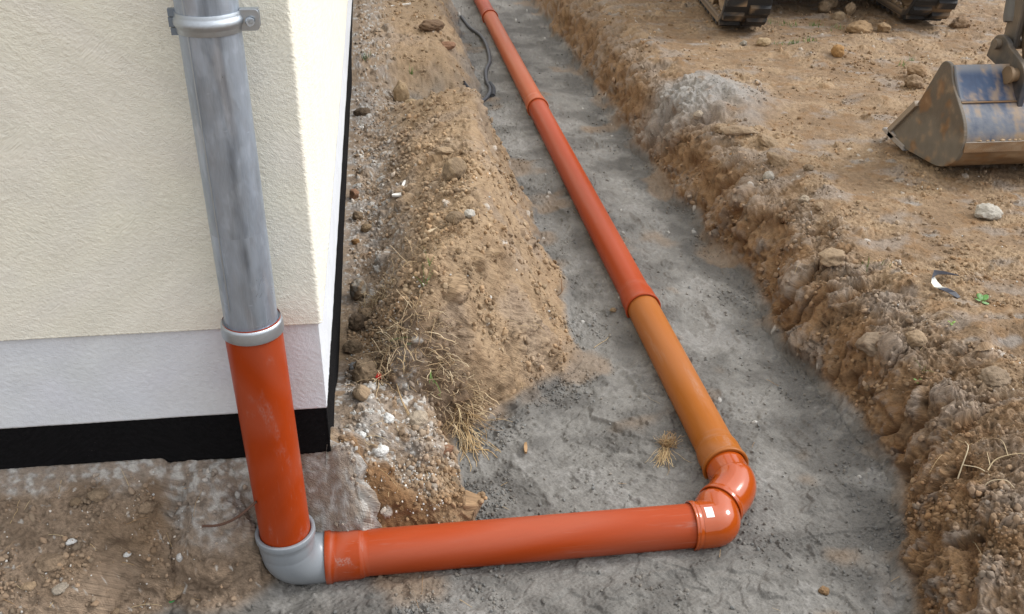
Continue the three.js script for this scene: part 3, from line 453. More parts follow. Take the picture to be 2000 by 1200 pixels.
{
  const top = V3(-0.2715, 0.205, VZ), end = V3(-0.186, HYP + 0.006, HZP + 0.004), dn = V3(0.017, -1, 0).normalize(), ex = V3(1, 0, 0);
  const t = thing('grey_pipe_bend', 'grey plastic pipe bend at the foot of the orange upright pipe', 'pipe bend', top.toArray());
  const loc = (g) => { g.translate(-top.x, -top.y, -top.z); return g; };
  const b0 = top.clone().addScaledVector(dn, 0.050);
  mesh('bend', loc(swept([{ p: top.clone().addScaledVector(dn, 0.026), t: dn, r: RO + 0.0065 }, { p: top.clone().addScaledVector(dn, 0.048), t: dn, r: RO + 0.006 }, { p: top.clone().addScaledVector(dn, 0.053), t: dn, r: RO + 0.0035 }, ...bendNodes(top.clone().addScaledVector(dn, 0.058), dn, end.clone().add(V3(-0.004, 0, 0)), ex, 18, RO + 0.0045), { p: end.clone().add(V3(0.001, 0, 0)), t: ex, r: RO + 0.0030 }, { p: end.clone().add(V3(0.03, 0, 0)), t: ex, r: R + 0.001 }], 64)), greyMat, t);
  mesh('socket', loc(swept([[0.004, RO + 0.001], [0, RO + 0.003], [0, RO + 0.009], [0.002, RO + 0.0108], [0.014, RO + 0.0110], [0.0175, RO + 0.0078], [0.028, RO + 0.0066]].map(([s, r]) => ({ p: top.clone().addScaledVector(dn, s), t: dn, r })), 64)), greyMat, t);
}
{
  const A = [VX0 - 0.0, 0.150, VZ], Bp = [VX1 + 0.0005, 0.76, VZ], L = Math.hypot(Bp[1] - A[1], Bp[0] - A[0]);
  const t = thing('upright_drain_pipe', 'orange upright drain pipe between the metal downpipe and the grey bend', 'pipe', A);
  const g = turned(A, Bp, [[0, RO], [0.15, RO], [0.3, RO], [0.45, RO], [L, RO]]); g.translate(-A[0], -A[1], -A[2]);
  mesh('pipe', g, plastic(VERT, 41, 0.7, 0.42), t);
}
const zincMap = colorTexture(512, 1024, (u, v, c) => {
  const a = u * 2 * Math.PI, ca = Math.cos(a), sa = Math.sin(a);
  const streak = noise(ca * 6 + 3, sa * 6, v * 5) * 0.6 + noise(ca * 17, sa * 17 + 9, v * 6) * 0.5, blot = noise(ca * 1.7 + 5, sa * 1.7, v * 13) * 0.8 + noise(ca * 4, sa * 4 + 2, v * 30) * 0.5 + 0.3 * noise(ca * 9, sa * 9, v * 80);
  const du = Math.abs(((u - 0.345 + 1.5) % 1) - 0.5), band = Math.exp(-((du / (0.055 + 0.03 * noise(v * 7, 3, 1))) ** 2)) * (0.55 + 0.9 * noise(ca * 5, sa * 5, v * 9) + 0.3 * noise(v * 4, 8, 2));  // dark reflection of the surroundings, painted down the viewer-facing side
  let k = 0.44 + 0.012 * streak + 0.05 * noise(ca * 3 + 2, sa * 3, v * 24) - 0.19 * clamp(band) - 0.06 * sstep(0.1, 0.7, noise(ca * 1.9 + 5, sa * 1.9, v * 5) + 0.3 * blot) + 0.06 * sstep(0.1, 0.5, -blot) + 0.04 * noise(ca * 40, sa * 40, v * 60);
  const scratch = sstep(0.55, 0.7, noise(ca * 38 + 7, sa * 38, v * 7)) * 0.10 + sstep(0.62, 0.75, noise(ca * 3, sa * 3, v * 150 + 7)) * 0.10; k += scratch;
  const warm = sstep(0.2, 0.6, noise(ca * 2 + 20, sa * 2, v * 8));
  c[0] = k * (0.86 + 0.05 * warm); c[1] = k * 0.985; c[2] = k * (1.16 - 0.05 * warm);
});
const zincRough = grayTexture(512, (u, v) => 0.40 + 0.16 * tnoise(u, v, 9, 3) + 0.10 * tnoise(u, v, 60, 8));
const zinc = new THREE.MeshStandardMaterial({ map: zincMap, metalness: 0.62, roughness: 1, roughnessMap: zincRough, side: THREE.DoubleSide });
const zincBright = new THREE.MeshStandardMaterial({ color: lin(0.46, 0.50, 0.54), metalness: 0.85, roughness: 0.34, bumpMap: grain, bumpScale: 0.0002 });
{
  const A = [VX1, 0.735, VZ], Bp = [VX1 - 0.004, 5.35, VZ], base0 = [VX1, 0.735, VZ];
  const t = thing('downpipe', 'galvanised metal downpipe standing in front of the cream wall', 'downpipe', base0);
  const loc = (g) => { g.translate(-base0[0], -base0[1], -base0[2]); return g; };
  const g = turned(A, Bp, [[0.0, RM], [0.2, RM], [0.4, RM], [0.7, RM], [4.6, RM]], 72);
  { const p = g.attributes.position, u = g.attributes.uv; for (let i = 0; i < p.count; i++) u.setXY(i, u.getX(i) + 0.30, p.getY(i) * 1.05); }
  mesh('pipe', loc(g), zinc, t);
  { // welded long seam, seen left of the middle
    const a = -0.62, s = new THREE.BoxGeometry(0.0032, 4.55, 0.0016); s.rotateY(a); s.translate(VX1 + Math.sin(a) * (RM + 0.0002), 0.80 + 2.275, VZ + Math.cos(a) * (RM + 0.0002));
    mesh('seam', loc(s), zincBright, t);
  }
  const lip = RO + 0.0038;
  mesh('collar', loc(turned([VX1 + 0.0005, 0.729, VZ], [VX1, 1.729, VZ], [[0.002, RO - 0.001], [0, RO + 0.0005], [0, lip - 0.0005], [0.001, lip + 0.0006], [0.009, lip + 0.0008], [0.017, lip + 0.0002], [0.0225, lip - 0.0002], [0.026, lip - 0.0012], [0.028, lip - 0.0035], [0.0285, RM + 0.0028], [0.0265, RM + 0.0008], [0.0265, RM - 0.0005]], 80)), zincBright, t);
}
{
  const y = 1.333, c = [VX1 - 0.0005, y, VZ];
  const t = thing('pipe_clamp', 'galvanised pipe clamp round the downpipe with a screw lug on its right', 'pipe clamp', c);
  const loc = (g) => { g.translate(-c[0], -c[1], -c[2]); return g; };
  const h = 0.0165, b = turned([c[0], y - h, VZ], [c[0], y + h, VZ], [[0.0, RM + 0.0004], [0, RM + 0.0018], [0.007, RM + 0.0022], [0.010, RM + 0.0036], [0.0135, RM + 0.0058], [0.0175, RM + 0.0062], [0.0215, RM + 0.0054], [0.0248, RM + 0.0034], [0.028, RM + 0.0022], [0.033, RM + 0.0018], [0.033, RM + 0.0004]], 80);
  mesh('band', loc(b), zincBright, t);
  const U = (x0, x1, yy, hh, z0, z1) => { const g = new THREE.BoxGeometry(x1 - x0, hh, z1 - z0); g.translate((x0 + x1) / 2, yy, (z0 + z1) / 2); return g; };
  const X = c[0] + RM + 0.001;                                   // right lug: a folded eye
  const shape = new THREE.Shape(); shape.moveTo(0, -0.016); shape.lineTo(0.022, -0.016); shape.quadraticCurveTo(0.030, -0.016, 0.030, -0.006); shape.lineTo(0.030, 0.010); shape.quadraticCurveTo(0.030, 0.018, 0.022, 0.018); shape.lineTo(0, 0.018); shape.closePath();
  const hole = new THREE.Path(); hole.absarc(0.019, 0.001, 0.0052, 0, Math.PI * 2, true); shape.holes.push(hole);
  const lug = new THREE.ExtrudeGeometry(shape, { depth: 0.0026, bevelEnabled: true, bevelSize: 0.0008, bevelThickness: 0.0008, bevelSegments: 2, curveSegments: 16 });
  const front = lug.clone().translate(X, y, VZ + 0.004), rear = lug.clone().translate(X, y, VZ - 0.010);
  const flange = U(X + 0.001, X + 0.030, y + 0.0178, 0.0026, VZ - 0.007, VZ + 0.006);
  mesh('lug', loc(front), zincBright, t); mesh('lug', loc(rear), zincBright, t); mesh('lug_flange', loc(flange), zincBright, t);
  const sc = new THREE.CylinderGeometry(0.0038, 0.0038, 0.034, 14); sc.rotateX(Math.PI / 2); sc.translate(X + 0.019, y + 0.001, VZ + 0.000);
  const head = new THREE.CylinderGeometry(0.0075, 0.0075, 0.0042, 20); head.rotateX(Math.PI / 2); head.rotateY(0.5); head.translate(X + 0.0155, y - 0.001, VZ + 0.0125);
  const scw = mesh('screw', loc(sc), zincBright, t); mesh('screw_head', loc(head), zincBright, scw);
  const XL = c[0] - RM - 0.002, hinge = mergeGeometries([U(XL - 0.010, XL + 0.003, y + 0.0145, 0.012, VZ - 0.005, VZ + 0.006), U(XL - 0.0105, XL + 0.003, y - 0.001, 0.0155, VZ - 0.006, VZ + 0.007), U(XL - 0.009, XL + 0.003, y - 0.0165, 0.012, VZ - 0.005, VZ + 0.006)]);
  mesh('hinge', loc(hinge), new THREE.MeshStandardMaterial({ color: lin(0.22, 0.27, 0.33), metalness: 0.7, roughness: 0.4 }), t);
  const stud = new THREE.CylinderGeometry(0.005, 0.005, 0.05, 12); stud.rotateX(Math.PI / 2); stud.translate(c[0], y, VZ - RM - 0.012);
  mesh('wall_stud', loc(stud), zincBright, t);
}
// ---------------------------------------------------------------- the digger: tracks, bucket on its arm
function painted(g, fn) {                                      // soil, rust and worn paint as the metal's own colours
  const p = g.attributes.position, n = g.attributes.normal, c = new Float32Array(p.count * 3), o = [0, 0, 0];
  for (let i = 0; i < p.count; i++) { fn(p.getX(i), p.getY(i), p.getZ(i), o, n ? n.getY(i) : 0); c.set(o, i * 3); }
  g.setAttribute('color', new THREE.BufferAttribute(c, 3)); return g;
}
const blend = (o, a, b, t) => { t = clamp(t); for (let k = 0; k < 3; k++) o[k] = mix(a[k], b[k], t); };
function extrudeX(shape, x0, x1, bevel = 0.004, seg = 12) { // shape drawn as (z, y), pushed along x
  const g = new THREE.ExtrudeGeometry(shape, { depth: x1 - x0 - 2 * bevel, bevelEnabled: bevel > 0, bevelSize: bevel, bevelThickness: bevel, bevelSegments: 2, curveSegments: seg });
  const p = g.attributes.position; for (let i = 0; i < p.count; i++) { const z = p.getX(i), y = p.getY(i), x = p.getZ(i); p.setXYZ(i, x0 + bevel + x, y, z); }
  const idx = g.index; if (idx) { for (let i = 0; i < idx.count; i += 3) { const a = idx.getX(i); idx.setX(i, idx.getX(i + 1)); idx.setX(i + 1, a); } }
  else for (const k of ['position', 'uv']) { const a = g.attributes[k], s = a.itemSize; for (let i = 0; i < a.count; i += 3) for (let j = 0; j < s; j++) { const t = a.array[i * s + j]; a.array[i * s + j] = a.array[(i + 1) * s + j]; a.array[(i + 1) * s + j] = t; } }
  g.computeVertexNormals(); return g;
}
const metalMat = new THREE.MeshStandardMaterial({ vertexColors: true, roughness: 0.55, metalness: 0.25, bumpMap: grain, bumpScale: 0.0006, side: THREE.DoubleSide });
const paintMat = new THREE.MeshStandardMaterial({ vertexColors: true, roughness: 0.58, metalness: 0.05, bumpMap: grain, bumpScale: 0.0004, side: THREE.DoubleSide });
const rubberMat = new THREE.MeshStandardMaterial({ vertexColors: true, roughness: 0.62, metalness: 0, bumpMap: grain, bumpScale: 0.0012 });
const MUD = [0.30, 0.205, 0.12], STEEL = [0.165, 0.145, 0.118], RUSTY = [0.20, 0.10, 0.036], BLUE = [0.029, 0.052, 0.108], WORN = [0.17, 0.18, 0.20];
const digger = thing('excavator', 'mini excavator with black rubber tracks and a worn blue bucket at the top right', 'excavator', [2.95, 0.33, -6.6]);
{
  const OX = 2.95, OY = 0.33, OZ = -6.6, loc = (g) => { g.translate(-OX, -OY, -OZ); return g; };
  const rubber = (x, y, z, o) => { blend(o, [0.022, 0.023, 0.026], MUD, sstep(0.02, 0.4, fbm(x * 9, y * 9, z * 9, 3) + 0.06) * 0.85); const k = 0.85 + 0.5 * noise(x * 50, y * 50, z * 50); for (let q = 0; q < 3; q++) o[q] *= clamp(k, 0.5, 1.4); };
  const earthy = (x, y, z, o) => { blend(o, [0.10, 0.062, 0.03], MUD, 0.5 + 1.1 * fbm(x * 12, y * 12, z * 12, 2)); };
  const dark = (x, y, z, o) => { blend(o, [0.03, 0.03, 0.032], MUD, 0.25 + 0.9 * fbm(x * 7, y * 7, z * 7, 2)); };
  function track(x0, x1, zf, label) {
    const r = 0.235, yb = 0.355, zr = zf - 1.55, yc = yb + r;
    const yaw = -0.15, piv = V3((x0 + x1) / 2, 0, zf), turn = (g) => { g.translate(-piv.x, 0, -piv.z); g.rotateY(yaw); g.translate(piv.x, 0, piv.z); return loc(g); };
    const outline = (rr) => { const s = new THREE.Shape(); s.moveTo(zr, yc - rr); s.lineTo(zf, yc - rr); s.absarc(zf, yc, rr, -Math.PI / 2, Math.PI / 2, false); s.lineTo(zr, yc + rr); s.absarc(zr, yc, rr, Math.PI / 2, Math.PI * 1.5, false); return s; };
    const belt = outline(r); belt.holes.push(new THREE.Path(outline(r - 0.030).getPoints(24).reverse()));
    const body = mesh('track', turn(painted(extrudeX(belt, x0, x1, 0.008, 28), rubber)), rubberMat, digger); if (label) body.userData.label = label;
    const per = 2 * 1.55 + 2 * Math.PI * r, N = 42;
    for (let i = 0; i < N; i++) for (const s of [0, 1]) {
      const w = (x1 - x0), xa = s ? x0 + w * 0.54 : x0 + 0.003, xb = s ? x1 - 0.003 : x0 + w * 0.46;
      const g = new THREE.BoxGeometry(xb - xa, 0.034, 0.062, 4, 2, 3); { const p = g.attributes.position; for (let k = 0; k < p.count; k++) { const top = p.getY(k) > 0 ? 0.80 : 1; p.setZ(k, p.getZ(k) * top); p.setX(k, p.getX(k) * (p.getY(k) > 0 ? 0.93 : 1)); } g.computeVertexNormals(); }
      let q = (i + (s ? 0.5 : 0)) / N * per, px, py, ang;
      if (q < 1.55) { px = zr + q; py = yc - r; ang = Math.PI; } else if (q < 1.55 + Math.PI * r) { const a = (q - 1.55) / r; px = zf + Math.sin(a) * r; py = yc - Math.cos(a) * r; ang = Math.PI - a; } else if (q < 3.1 + Math.PI * r) { q -= 1.55 + Math.PI * r; px = zf - q; py = yc + r; ang = 0; } else { const a = (q - 3.1 - Math.PI * r) / r; px = zr - Math.sin(a) * r; py = yc + Math.cos(a) * r; ang = -a; }
      if (py < yc - r + 0.01) py += 0.0;
      g.rotateX(ang); g.translate((xa + xb) / 2, py + Math.cos(ang) * 0.012, px + Math.sin(ang) * 0.012);
      mesh('track_lug', turn(painted(g, rubber)), rubberMat, body);
    }
    const wheel = (z, y, rr, name) => { const g = new THREE.LatheGeometry([[0.001, 0.05], [rr * 0.35, 0.05], [rr * 0.45, 0.035], [rr * 0.8, 0.03], [rr * 0.86, 0.05], [rr, 0.048], [rr, -0.05], [0.001, -0.05]].map(([a, b]) => new THREE.Vector2(a, b)), 32); g.rotateZ(Math.PI / 2); g.translate(x0 + 0.075, y, z); mesh(name, turn(painted(g, earthy)), metalMat, body); };
    wheel(zf, yc, r - 0.045, 'idler'); wheel(zr, yc, r - 0.05, 'sprocket');
    for (let i = 0; i < 4; i++) wheel(zf - 0.33 - i * 0.30, yc - r + 0.10, 0.066, 'roller');
    for (let i = 0; i < 20; i++) { const g = new THREE.SphereGeometry(0.020, 10, 8); g.scale(1.1, 0.9, 1.2); const z = zf + 0.02 - i * 0.085; g.translate(x0 + 0.038, i === 0 ? yc - r + 0.046 : yc - r + 0.038, z); mesh('guide_lug', turn(painted(g, earthy)), metalMat, body); }
    const f = new THREE.BoxGeometry(0.10, 0.16, 1.2, 2, 3, 12); f.translate((x0 + x1) / 2 + 0.03, yc, (zf + zr) / 2); mesh('track_frame', turn(painted(f, dark)), metalMat, body);
  }
  track(2.165, 2.455, -5.915, 'left track of the digger with mud on its black lugs');
  track(3.475, 3.745, -6.00, 'right track of the digger, half in shade');
  const box = (name, x0, x1, y0, y1, z0, z1, fn, mat = metalMat) => { const g = new THREE.BoxGeometry(x1 - x0, y1 - y0, z1 - z0, 6, 6, 6); g.translate((x0 + x1) / 2, (y0 + y1) / 2, (z0 + z1) / 2); return mesh(name, loc(painted(g, fn)), mat, digger); };
  box('undercarriage', 2.45, 3.48, 0.52, 0.80, -7.35, -6.25, dark);
  const bluish = (x, y, z, o) => blend(o, BLUE, MUD, 0.2 + 0.8 * fbm(x * 3, y * 3, z * 3, 3));
  box('upper_body', 2.25, 3.65, 0.90, 1.62, -7.95, -6.30, bluish, paintMat);
  box('cab', 2.28, 3.05, 1.63, 2.45, -7.5, -6.35, dark, paintMat);
  // bucket, its back to the viewer
  const BX0 = 2.222, BX1 = 3.10;
  const side = new THREE.Shape(); side.moveTo(-3.715, 0.362); side.lineTo(-3.70, 0.378); side.lineTo(-3.558, 0.532); side.quadraticCurveTo(-3.545, 0.55, -3.533, 0.574); side.lineTo(-3.462, 0.715); side.quadraticCurveTo(-3.450, 0.742, -3.425, 0.744); side.quadraticCurveTo(-3.395, 0.746, -3.384, 0.722); side.bezierCurveTo(-3.350, 0.640, -3.225, 0.600, -3.200, 0.515); side.quadraticCurveTo(-3.185, 0.450, -3.215, 0.410); side.quadraticCurveTo(-3.255, 0.360, -3.345, 0.346); side.lineTo(-3.60, 0.330); side.closePath();
  const sideFn = (x, y, z, o) => { const f = fbm(x * 6, y * 9, z * 9, 3), f2 = fbm(x * 20, y * 26, z * 26, 2); blend(o, [0.120, 0.097, 0.072], STEEL, sstep(0.56, 0.42, y + 0.15 * f)); blend(o, o.slice(), RUSTY, sstep(0.05, 0.28, f + 0.3 * f2 - Math.abs(y - 0.54) * 0.6) * 0.75); blend(o, o.slice(), MUD, sstep(0.1, 0.4, f2) * 0.4); const k = 1 + 0.25 * f2; for (let q = 0; q < 3; q++) o[q] *= k; };
  const shellPts = [[-3.70, 0.350], [-3.60, 0.338], [-3.48, 0.336], [-3.36, 0.346], [-3.27, 0.366], [-3.222, 0.408], [-3.206, 0.446], [-3.206, 0.50], [-3.238, 0.566], [-3.30, 0.630], [-3.352, 0.686], [-3.385, 0.735]];
  function sheet(pts, x0, x1, th, fn, step = 0.008) {          // plate bent to a profile (z, y), thickness inward
    const c = new THREE.CatmullRomCurve3(pts.map(([z, y]) => V3(0, y, z)), false, 'centripetal'), n = Math.ceil(c.getLength() / step), m = Math.ceil((x1 - x0) / step), P = [], I = [], U = [];
    for (const inner of [0, 1]) for (let j = 0; j <= n; j++) { const q = c.getPoint(j / n), t = c.getTangent(j / n), ny = t.z, nz = -t.y; for (let i = 0; i <= m; i++) { const x = mix(x0, x1, i / m), w = 0.0016 * fbm(x * 9, q.y * 9, q.z * 9, 2); P.push(x, q.y + ny * (inner * th + w), q.z + nz * (inner * th + w)); U.push(x, j / n * 0.6); } }
    const row = m + 1, off = (n + 1) * row;
    for (let j = 0; j < n; j++) for (let i = 0; i < m; i++) { const a = j * row + i; I.push(a, a + row, a + 1, a + 1, a + row, a + row + 1, off + a, off + a + 1, off + a + row, off + a + 1, off + a + row + 1, off + a + row); }
    for (let i = 0; i < m; i++) { const a = n * row + i; I.push(a, off + a, a + 1, a + 1, off + a, off + a + 1); I.push(i, i + 1, off + i, i + 1, off + i + 1, off + i); }
    for (let j = 0; j < n; j++) for (const i of [0, m]) { const a = j * row + i; I.push(a, off + a, a + row, a + row, off + a, off + a + row); }
    const g = new THREE.BufferGeometry(); g.setAttribute('position', new THREE.Float32BufferAttribute(P, 3)); g.setAttribute('uv', new THREE.Float32BufferAttribute(U, 2)); g.setIndex(I); g.computeVertexNormals(); return painted(g, fn);
  }
  const backFn = (x, y, z, o) => { const f = fbm(x * 5, y * 8, z * 8, 3), f2 = fbm(x * 34, y * 9, z * 9, 3) * 0.7 + fbm(x * 60, y * 60, z * 60, 2) * 0.4; blend(o, BLUE, [0.042, 0.080, 0.155], f2 * 1.5 + 0.4); const edge = sstep(0.705, 0.735, y) + sstep(2.26, 2.235, x) * 0.8; blend(o, o.slice(), WORN, clamp(edge + sstep(0.625, 0.60, y) * (0.75 + f2) + sstep(0.22, 0.42, f2) * 0.5)); blend(o, o.slice(), MUD, sstep(-0.05, 0.5, 0.5 * f + 0.9 * f2 + 0.35 * sstep(2.33, 2.48, x) * sstep(0.5, 0.6, y) - 0.02) * 0.8 + sstep(0.53, 0.49, y) * (0.5 + 1.2 * f2)); };
  const bottomFn = (x, y, z, o) => { const f = fbm(x * 6, y * 30, z * 12, 3), f2 = fbm(x * 20, y * 40, z * 20, 2); blend(o, [0.17, 0.10, 0.05], MUD, 0.5 + 1.5 * f); blend(o, o.slice(), RUSTY, sstep(0, 0.3, f2) * 0.6); };
  const bucket = mesh('bucket', loc(sheet(shellPts.slice(0, 7).concat([[-3.206, 0.47]]), BX0 + 0.012, BX1 - 0.012, 0.014, bottomFn)), metalMat, digger); bucket.userData.label = 'worn blue digging bucket resting on the ground';
  mesh('back_plate', loc(sheet([[-3.206, 0.468], [-3.209, 0.505], [-3.238, 0.566], [-3.288, 0.618]], BX0 + 0.012, BX1 - 0.012, 0.012, backFn)), paintMat, bucket);
  mesh('back_plate', loc(sheet([[-3.291, 0.6215], [-3.345, 0.682], [-3.388, 0.742]], BX0 + 0.012, BX1 - 0.012, 0.012, backFn)), paintMat, bucket);
  { const w = new THREE.CylinderGeometry(0.004, 0.004, BX1 - BX0 - 0.03, 8, 40); w.rotateZ(Math.PI / 2); w.translate((BX0 + BX1) / 2, 0.6205, -3.288); mesh('weld', loc(painted(w, bottomFn)), metalMat, bucket); }
  { const w = new THREE.BoxGeometry(BX1 - BX0 - 0.02, 0.038, 0.022, 90, 4, 2); const p = w.attributes.position; for (let i = 0; i < p.count; i++) { p.setZ(i, p.getZ(i) + 0.003 * noise(p.getX(i) * 20, p.getY(i) * 50, 1)); } w.rotateX(-0.12); w.translate((BX0 + BX1) / 2, 0.470, -3.199); mesh('wear_strip', loc(painted(w, (x, y, z, o, ny) => { bottomFn(x, y, z, o); if (ny > 0.5) blend(o, o.slice(), [0.36, 0.34, 0.31], 0.7); })), metalMat, bucket); }
  { // spoil lying on the strip
    const r = rng(5), list = []; for (let i = 0; i < 60; i++) { const g = new THREE.IcosahedronGeometry(0.004 + 0.009 * r() * r(), 1); g.scale(1.3, 0.7, 1); g.translate(BX0 + 0.03 + 0.8 * r(), 0.491, -3.205 - 0.012 * r()); list.push(g); } mesh('caked_soil', loc(painted(mergeGeometries(list), (x, y, z, o) => blend(o, MUD, LIGHT_TAN, noise(x * 40, y, z * 40) + 0.5))), metalMat, bucket); }
  for (const [a, b] of [[BX0, BX0 + 0.016], [BX1 - 0.016, BX1]]) { // side plates cut fine enough to carry rust
    const g = extrudeX(side, a, b, 0.003, 16); mesh('side_plate', loc(paintFine(g, sideFn)), metalMat, bucket);
  }
  { // strip welded along the cutting edge of the near side
    const e = new THREE.Shape(); e.moveTo(-3.722, 0.372); e.lineTo(-3.566, 0.540); e.lineTo(-3.550, 0.528); e.lineTo(-3.700, 0.366); e.closePath();
    mesh('side_cutter', loc(painted(extrudeX(e, BX0 - 0.014, BX0 + 0.018, 0.003, 4), (x, y, z, o) => blend(o, [0.30, 0.28, 0.25], MUD, 0.3 + fbm(x * 20, y * 20, z * 20, 2)))), metalMat, bucket);
    const lip = new THREE.Shape(); lip.moveTo(-3.725, 0.340); lip.lineTo(-3.58, 0.322); lip.lineTo(-3.58, 0.340); lip.lineTo(-3.722, 0.358); lip.closePath();
    mesh('cutting_edge', loc(painted(extrudeX(lip, BX0 - 0.006, BX1 + 0.006, 0.002, 4), (x, y, z, o) => blend(o, [0.34, 0.34, 0.34], MUD, 0.2 + fbm(x * 20, y * 20, z * 20, 2)))), metalMat, bucket);
    for (let i = 0; i < 5; i++) { const th = new THREE.Shape(); th.moveTo(-3.775, 0.348); th.lineTo(-3.69, 0.334); th.lineTo(-3.66, 0.356); th.lineTo(-3.70, 0.366); th.lineTo(-3.768, 0.356); th.closePath(); const x = BX0 - 0.006 + i * (BX1 - BX0 - 0.053) / 4; mesh('tooth', loc(painted(extrudeX(th, x, x + 0.06, 0.004, 4), (x2, y, z, o) => blend(o, [0.36, 0.36, 0.37], MUD, 0.25 + fbm(x2 * 20, y * 20, z * 20, 2)))), metalMat, bucket); }
  }
  const ear = new THREE.Shape(); ear.moveTo(-3.545, 0.735); ear.lineTo(-3.538, 0.775); ear.quadraticCurveTo(-3.53, 0.828, -3.485, 0.829); ear.quadraticCurveTo(-3.445, 0.826, -3.425, 0.80); ear.lineTo(-3.335, 0.765); ear.quadraticCurveTo(-3.285, 0.74, -3.282, 0.70); ear.lineTo(-3.275, 0.600); ear.lineTo(-3.252, 0.535); ear.lineTo(-3.262, 0.530); ear.lineTo(-3.40, 0.700); ear.closePath();
  const earFn = (x, y, z, o) => { blend(o, [0.05, 0.05, 0.05], [0.20, 0.15, 0.10], 0.45 + 1.2 * fbm(x * 12, y * 12, z * 12, 3)); blend(o, o.slice(), BLUE, sstep(0.76, 0.6, y) * 0.35); };
  for (const x of [2.470, 2.800]) {
    mesh('bucket_ear', loc(paintFine(extrudeX(ear, x, x + 0.022, 0.003, 12), earFn)), metalMat, bucket);
  }
  const pin = (x0, x1, y, z, r, fn, name, parent) => { const g = new THREE.CylinderGeometry(r, r, x1 - x0, 24); g.rotateZ(Math.PI / 2); g.translate((x0 + x1) / 2, y, z); return mesh(name, loc(painted(g, fn)), metalMat, parent); };
  pin(2.448, 2.85, 0.795, -3.487, 0.021, earFn, 'bucket_pin', bucket); pin(2.440, 2.86, 0.712, -3.335, 0.026, earthy, 'bucket_pin', bucket); pin(2.432, 2.445, 0.712, -3.335, 0.034, earthy, 'pin_washer', bucket);
  // arm, link and ram
  const bar = (name, A, Bp, w0, w1, x0, x1, fn) => { const a = V3(0, A[0], A[1]), b = V3(0, Bp[0], Bp[1]), t = b.clone().sub(a).normalize(), n = V3(0, -t.z, t.y), s = new THREE.Shape(); const p = (q, k) => [q.z + n.z * k, q.y + n.y * k]; s.moveTo(...p(a, w0)); s.lineTo(...p(b, w1)); s.lineTo(...p(b, -w1)); s.lineTo(...p(a, -w0)); s.closePath(); return mesh(name, loc(paintFine(extrudeX(s, x0, x1, 0.008, 4), fn, 0.09)), metalMat, digger); };
  bar('dipper_arm', [0.75, -3.36], [1.75, -3.85], 0.055, 0.10, 2.545, 2.745, dark);
  bar('boom', [1.72, -3.80], [2.75, -5.1], 0.10, 0.14, 2.555, 2.735, bluish); bar('boom', [2.75, -5.1], [0.98, -6.45], 0.14, 0.15, 2.557, 2.733, bluish);
  bar('bucket_link', [0.795, -3.487], [1.02, -3.50], 0.030, 0.030, 2.505, 2.535, earFn); bar('bucket_link', [0.795, -3.487], [1.02, -3.50], 0.030, 0.030, 2.755, 2.785, earFn);
  { const a = V3(2.52, 0.895, -3.52), b = V3(2.58, 1.60, -3.72), g = turned(a.toArray(), b.toArray(), [[-0.02, 0.030], [0, 0.034], [0.2, 0.034], [0.21, 0.045], [0.70, 0.045]], 24); mesh('hydraulic_ram', loc(painted(g, (x, y, z, o) => blend(o, [0.10, 0.105, 0.105], MUD, 0.15 + 0.7 * fbm(x * 9, y * 9, z * 9, 2)))), metalMat, digger); }
}
// splits long faces first, so that the colours have places to sit
function paintFine(g, fn, size = 0.016) {
  let src = (g.index ? g.toNonIndexed() : g).attributes.position.array, out = [];
  const work = []; for (let i = 0; i < src.length; i += 9) work.push([[src[i], src[i + 1], src[i + 2]], [src[i + 3], src[i + 4], src[i + 5]], [src[i + 6], src[i + 7], src[i + 8]]]);
  const dd = (a, b) => (a[0] - b[0]) ** 2 + (a[1] - b[1]) ** 2 + (a[2] - b[2]) ** 2, md = (a, b) => [(a[0] + b[0]) / 2, (a[1] + b[1]) / 2, (a[2] + b[2]) / 2];
  while (work.length) { const [a, b, c] = work.pop(), ab = dd(a, b), bc = dd(b, c), ca = dd(c, a), m = Math.max(ab, bc, ca); if (m < size * size) { out.push(...a, ...b, ...c); continue; } if (m === ab) { const q = md(a, b); work.push([a, q, c], [q, b, c]); } else if (m === bc) { const q = md(b, c); work.push([a, b, q], [a, q, c]); } else { const q = md(c, a); work.push([a, b, q], [q, b, c]); } }
  const r = new THREE.BufferGeometry(); r.setAttribute('position', new THREE.Float32BufferAttribute(out, 3)); r.setAttribute('uv', new THREE.Float32BufferAttribute(new Float32Array(out.length / 3 * 2).map((_, i) => out[(i >> 1) * 3 + 1 + (i & 1)]), 2)); r.computeVertexNormals();
  return painted(r, fn);
}
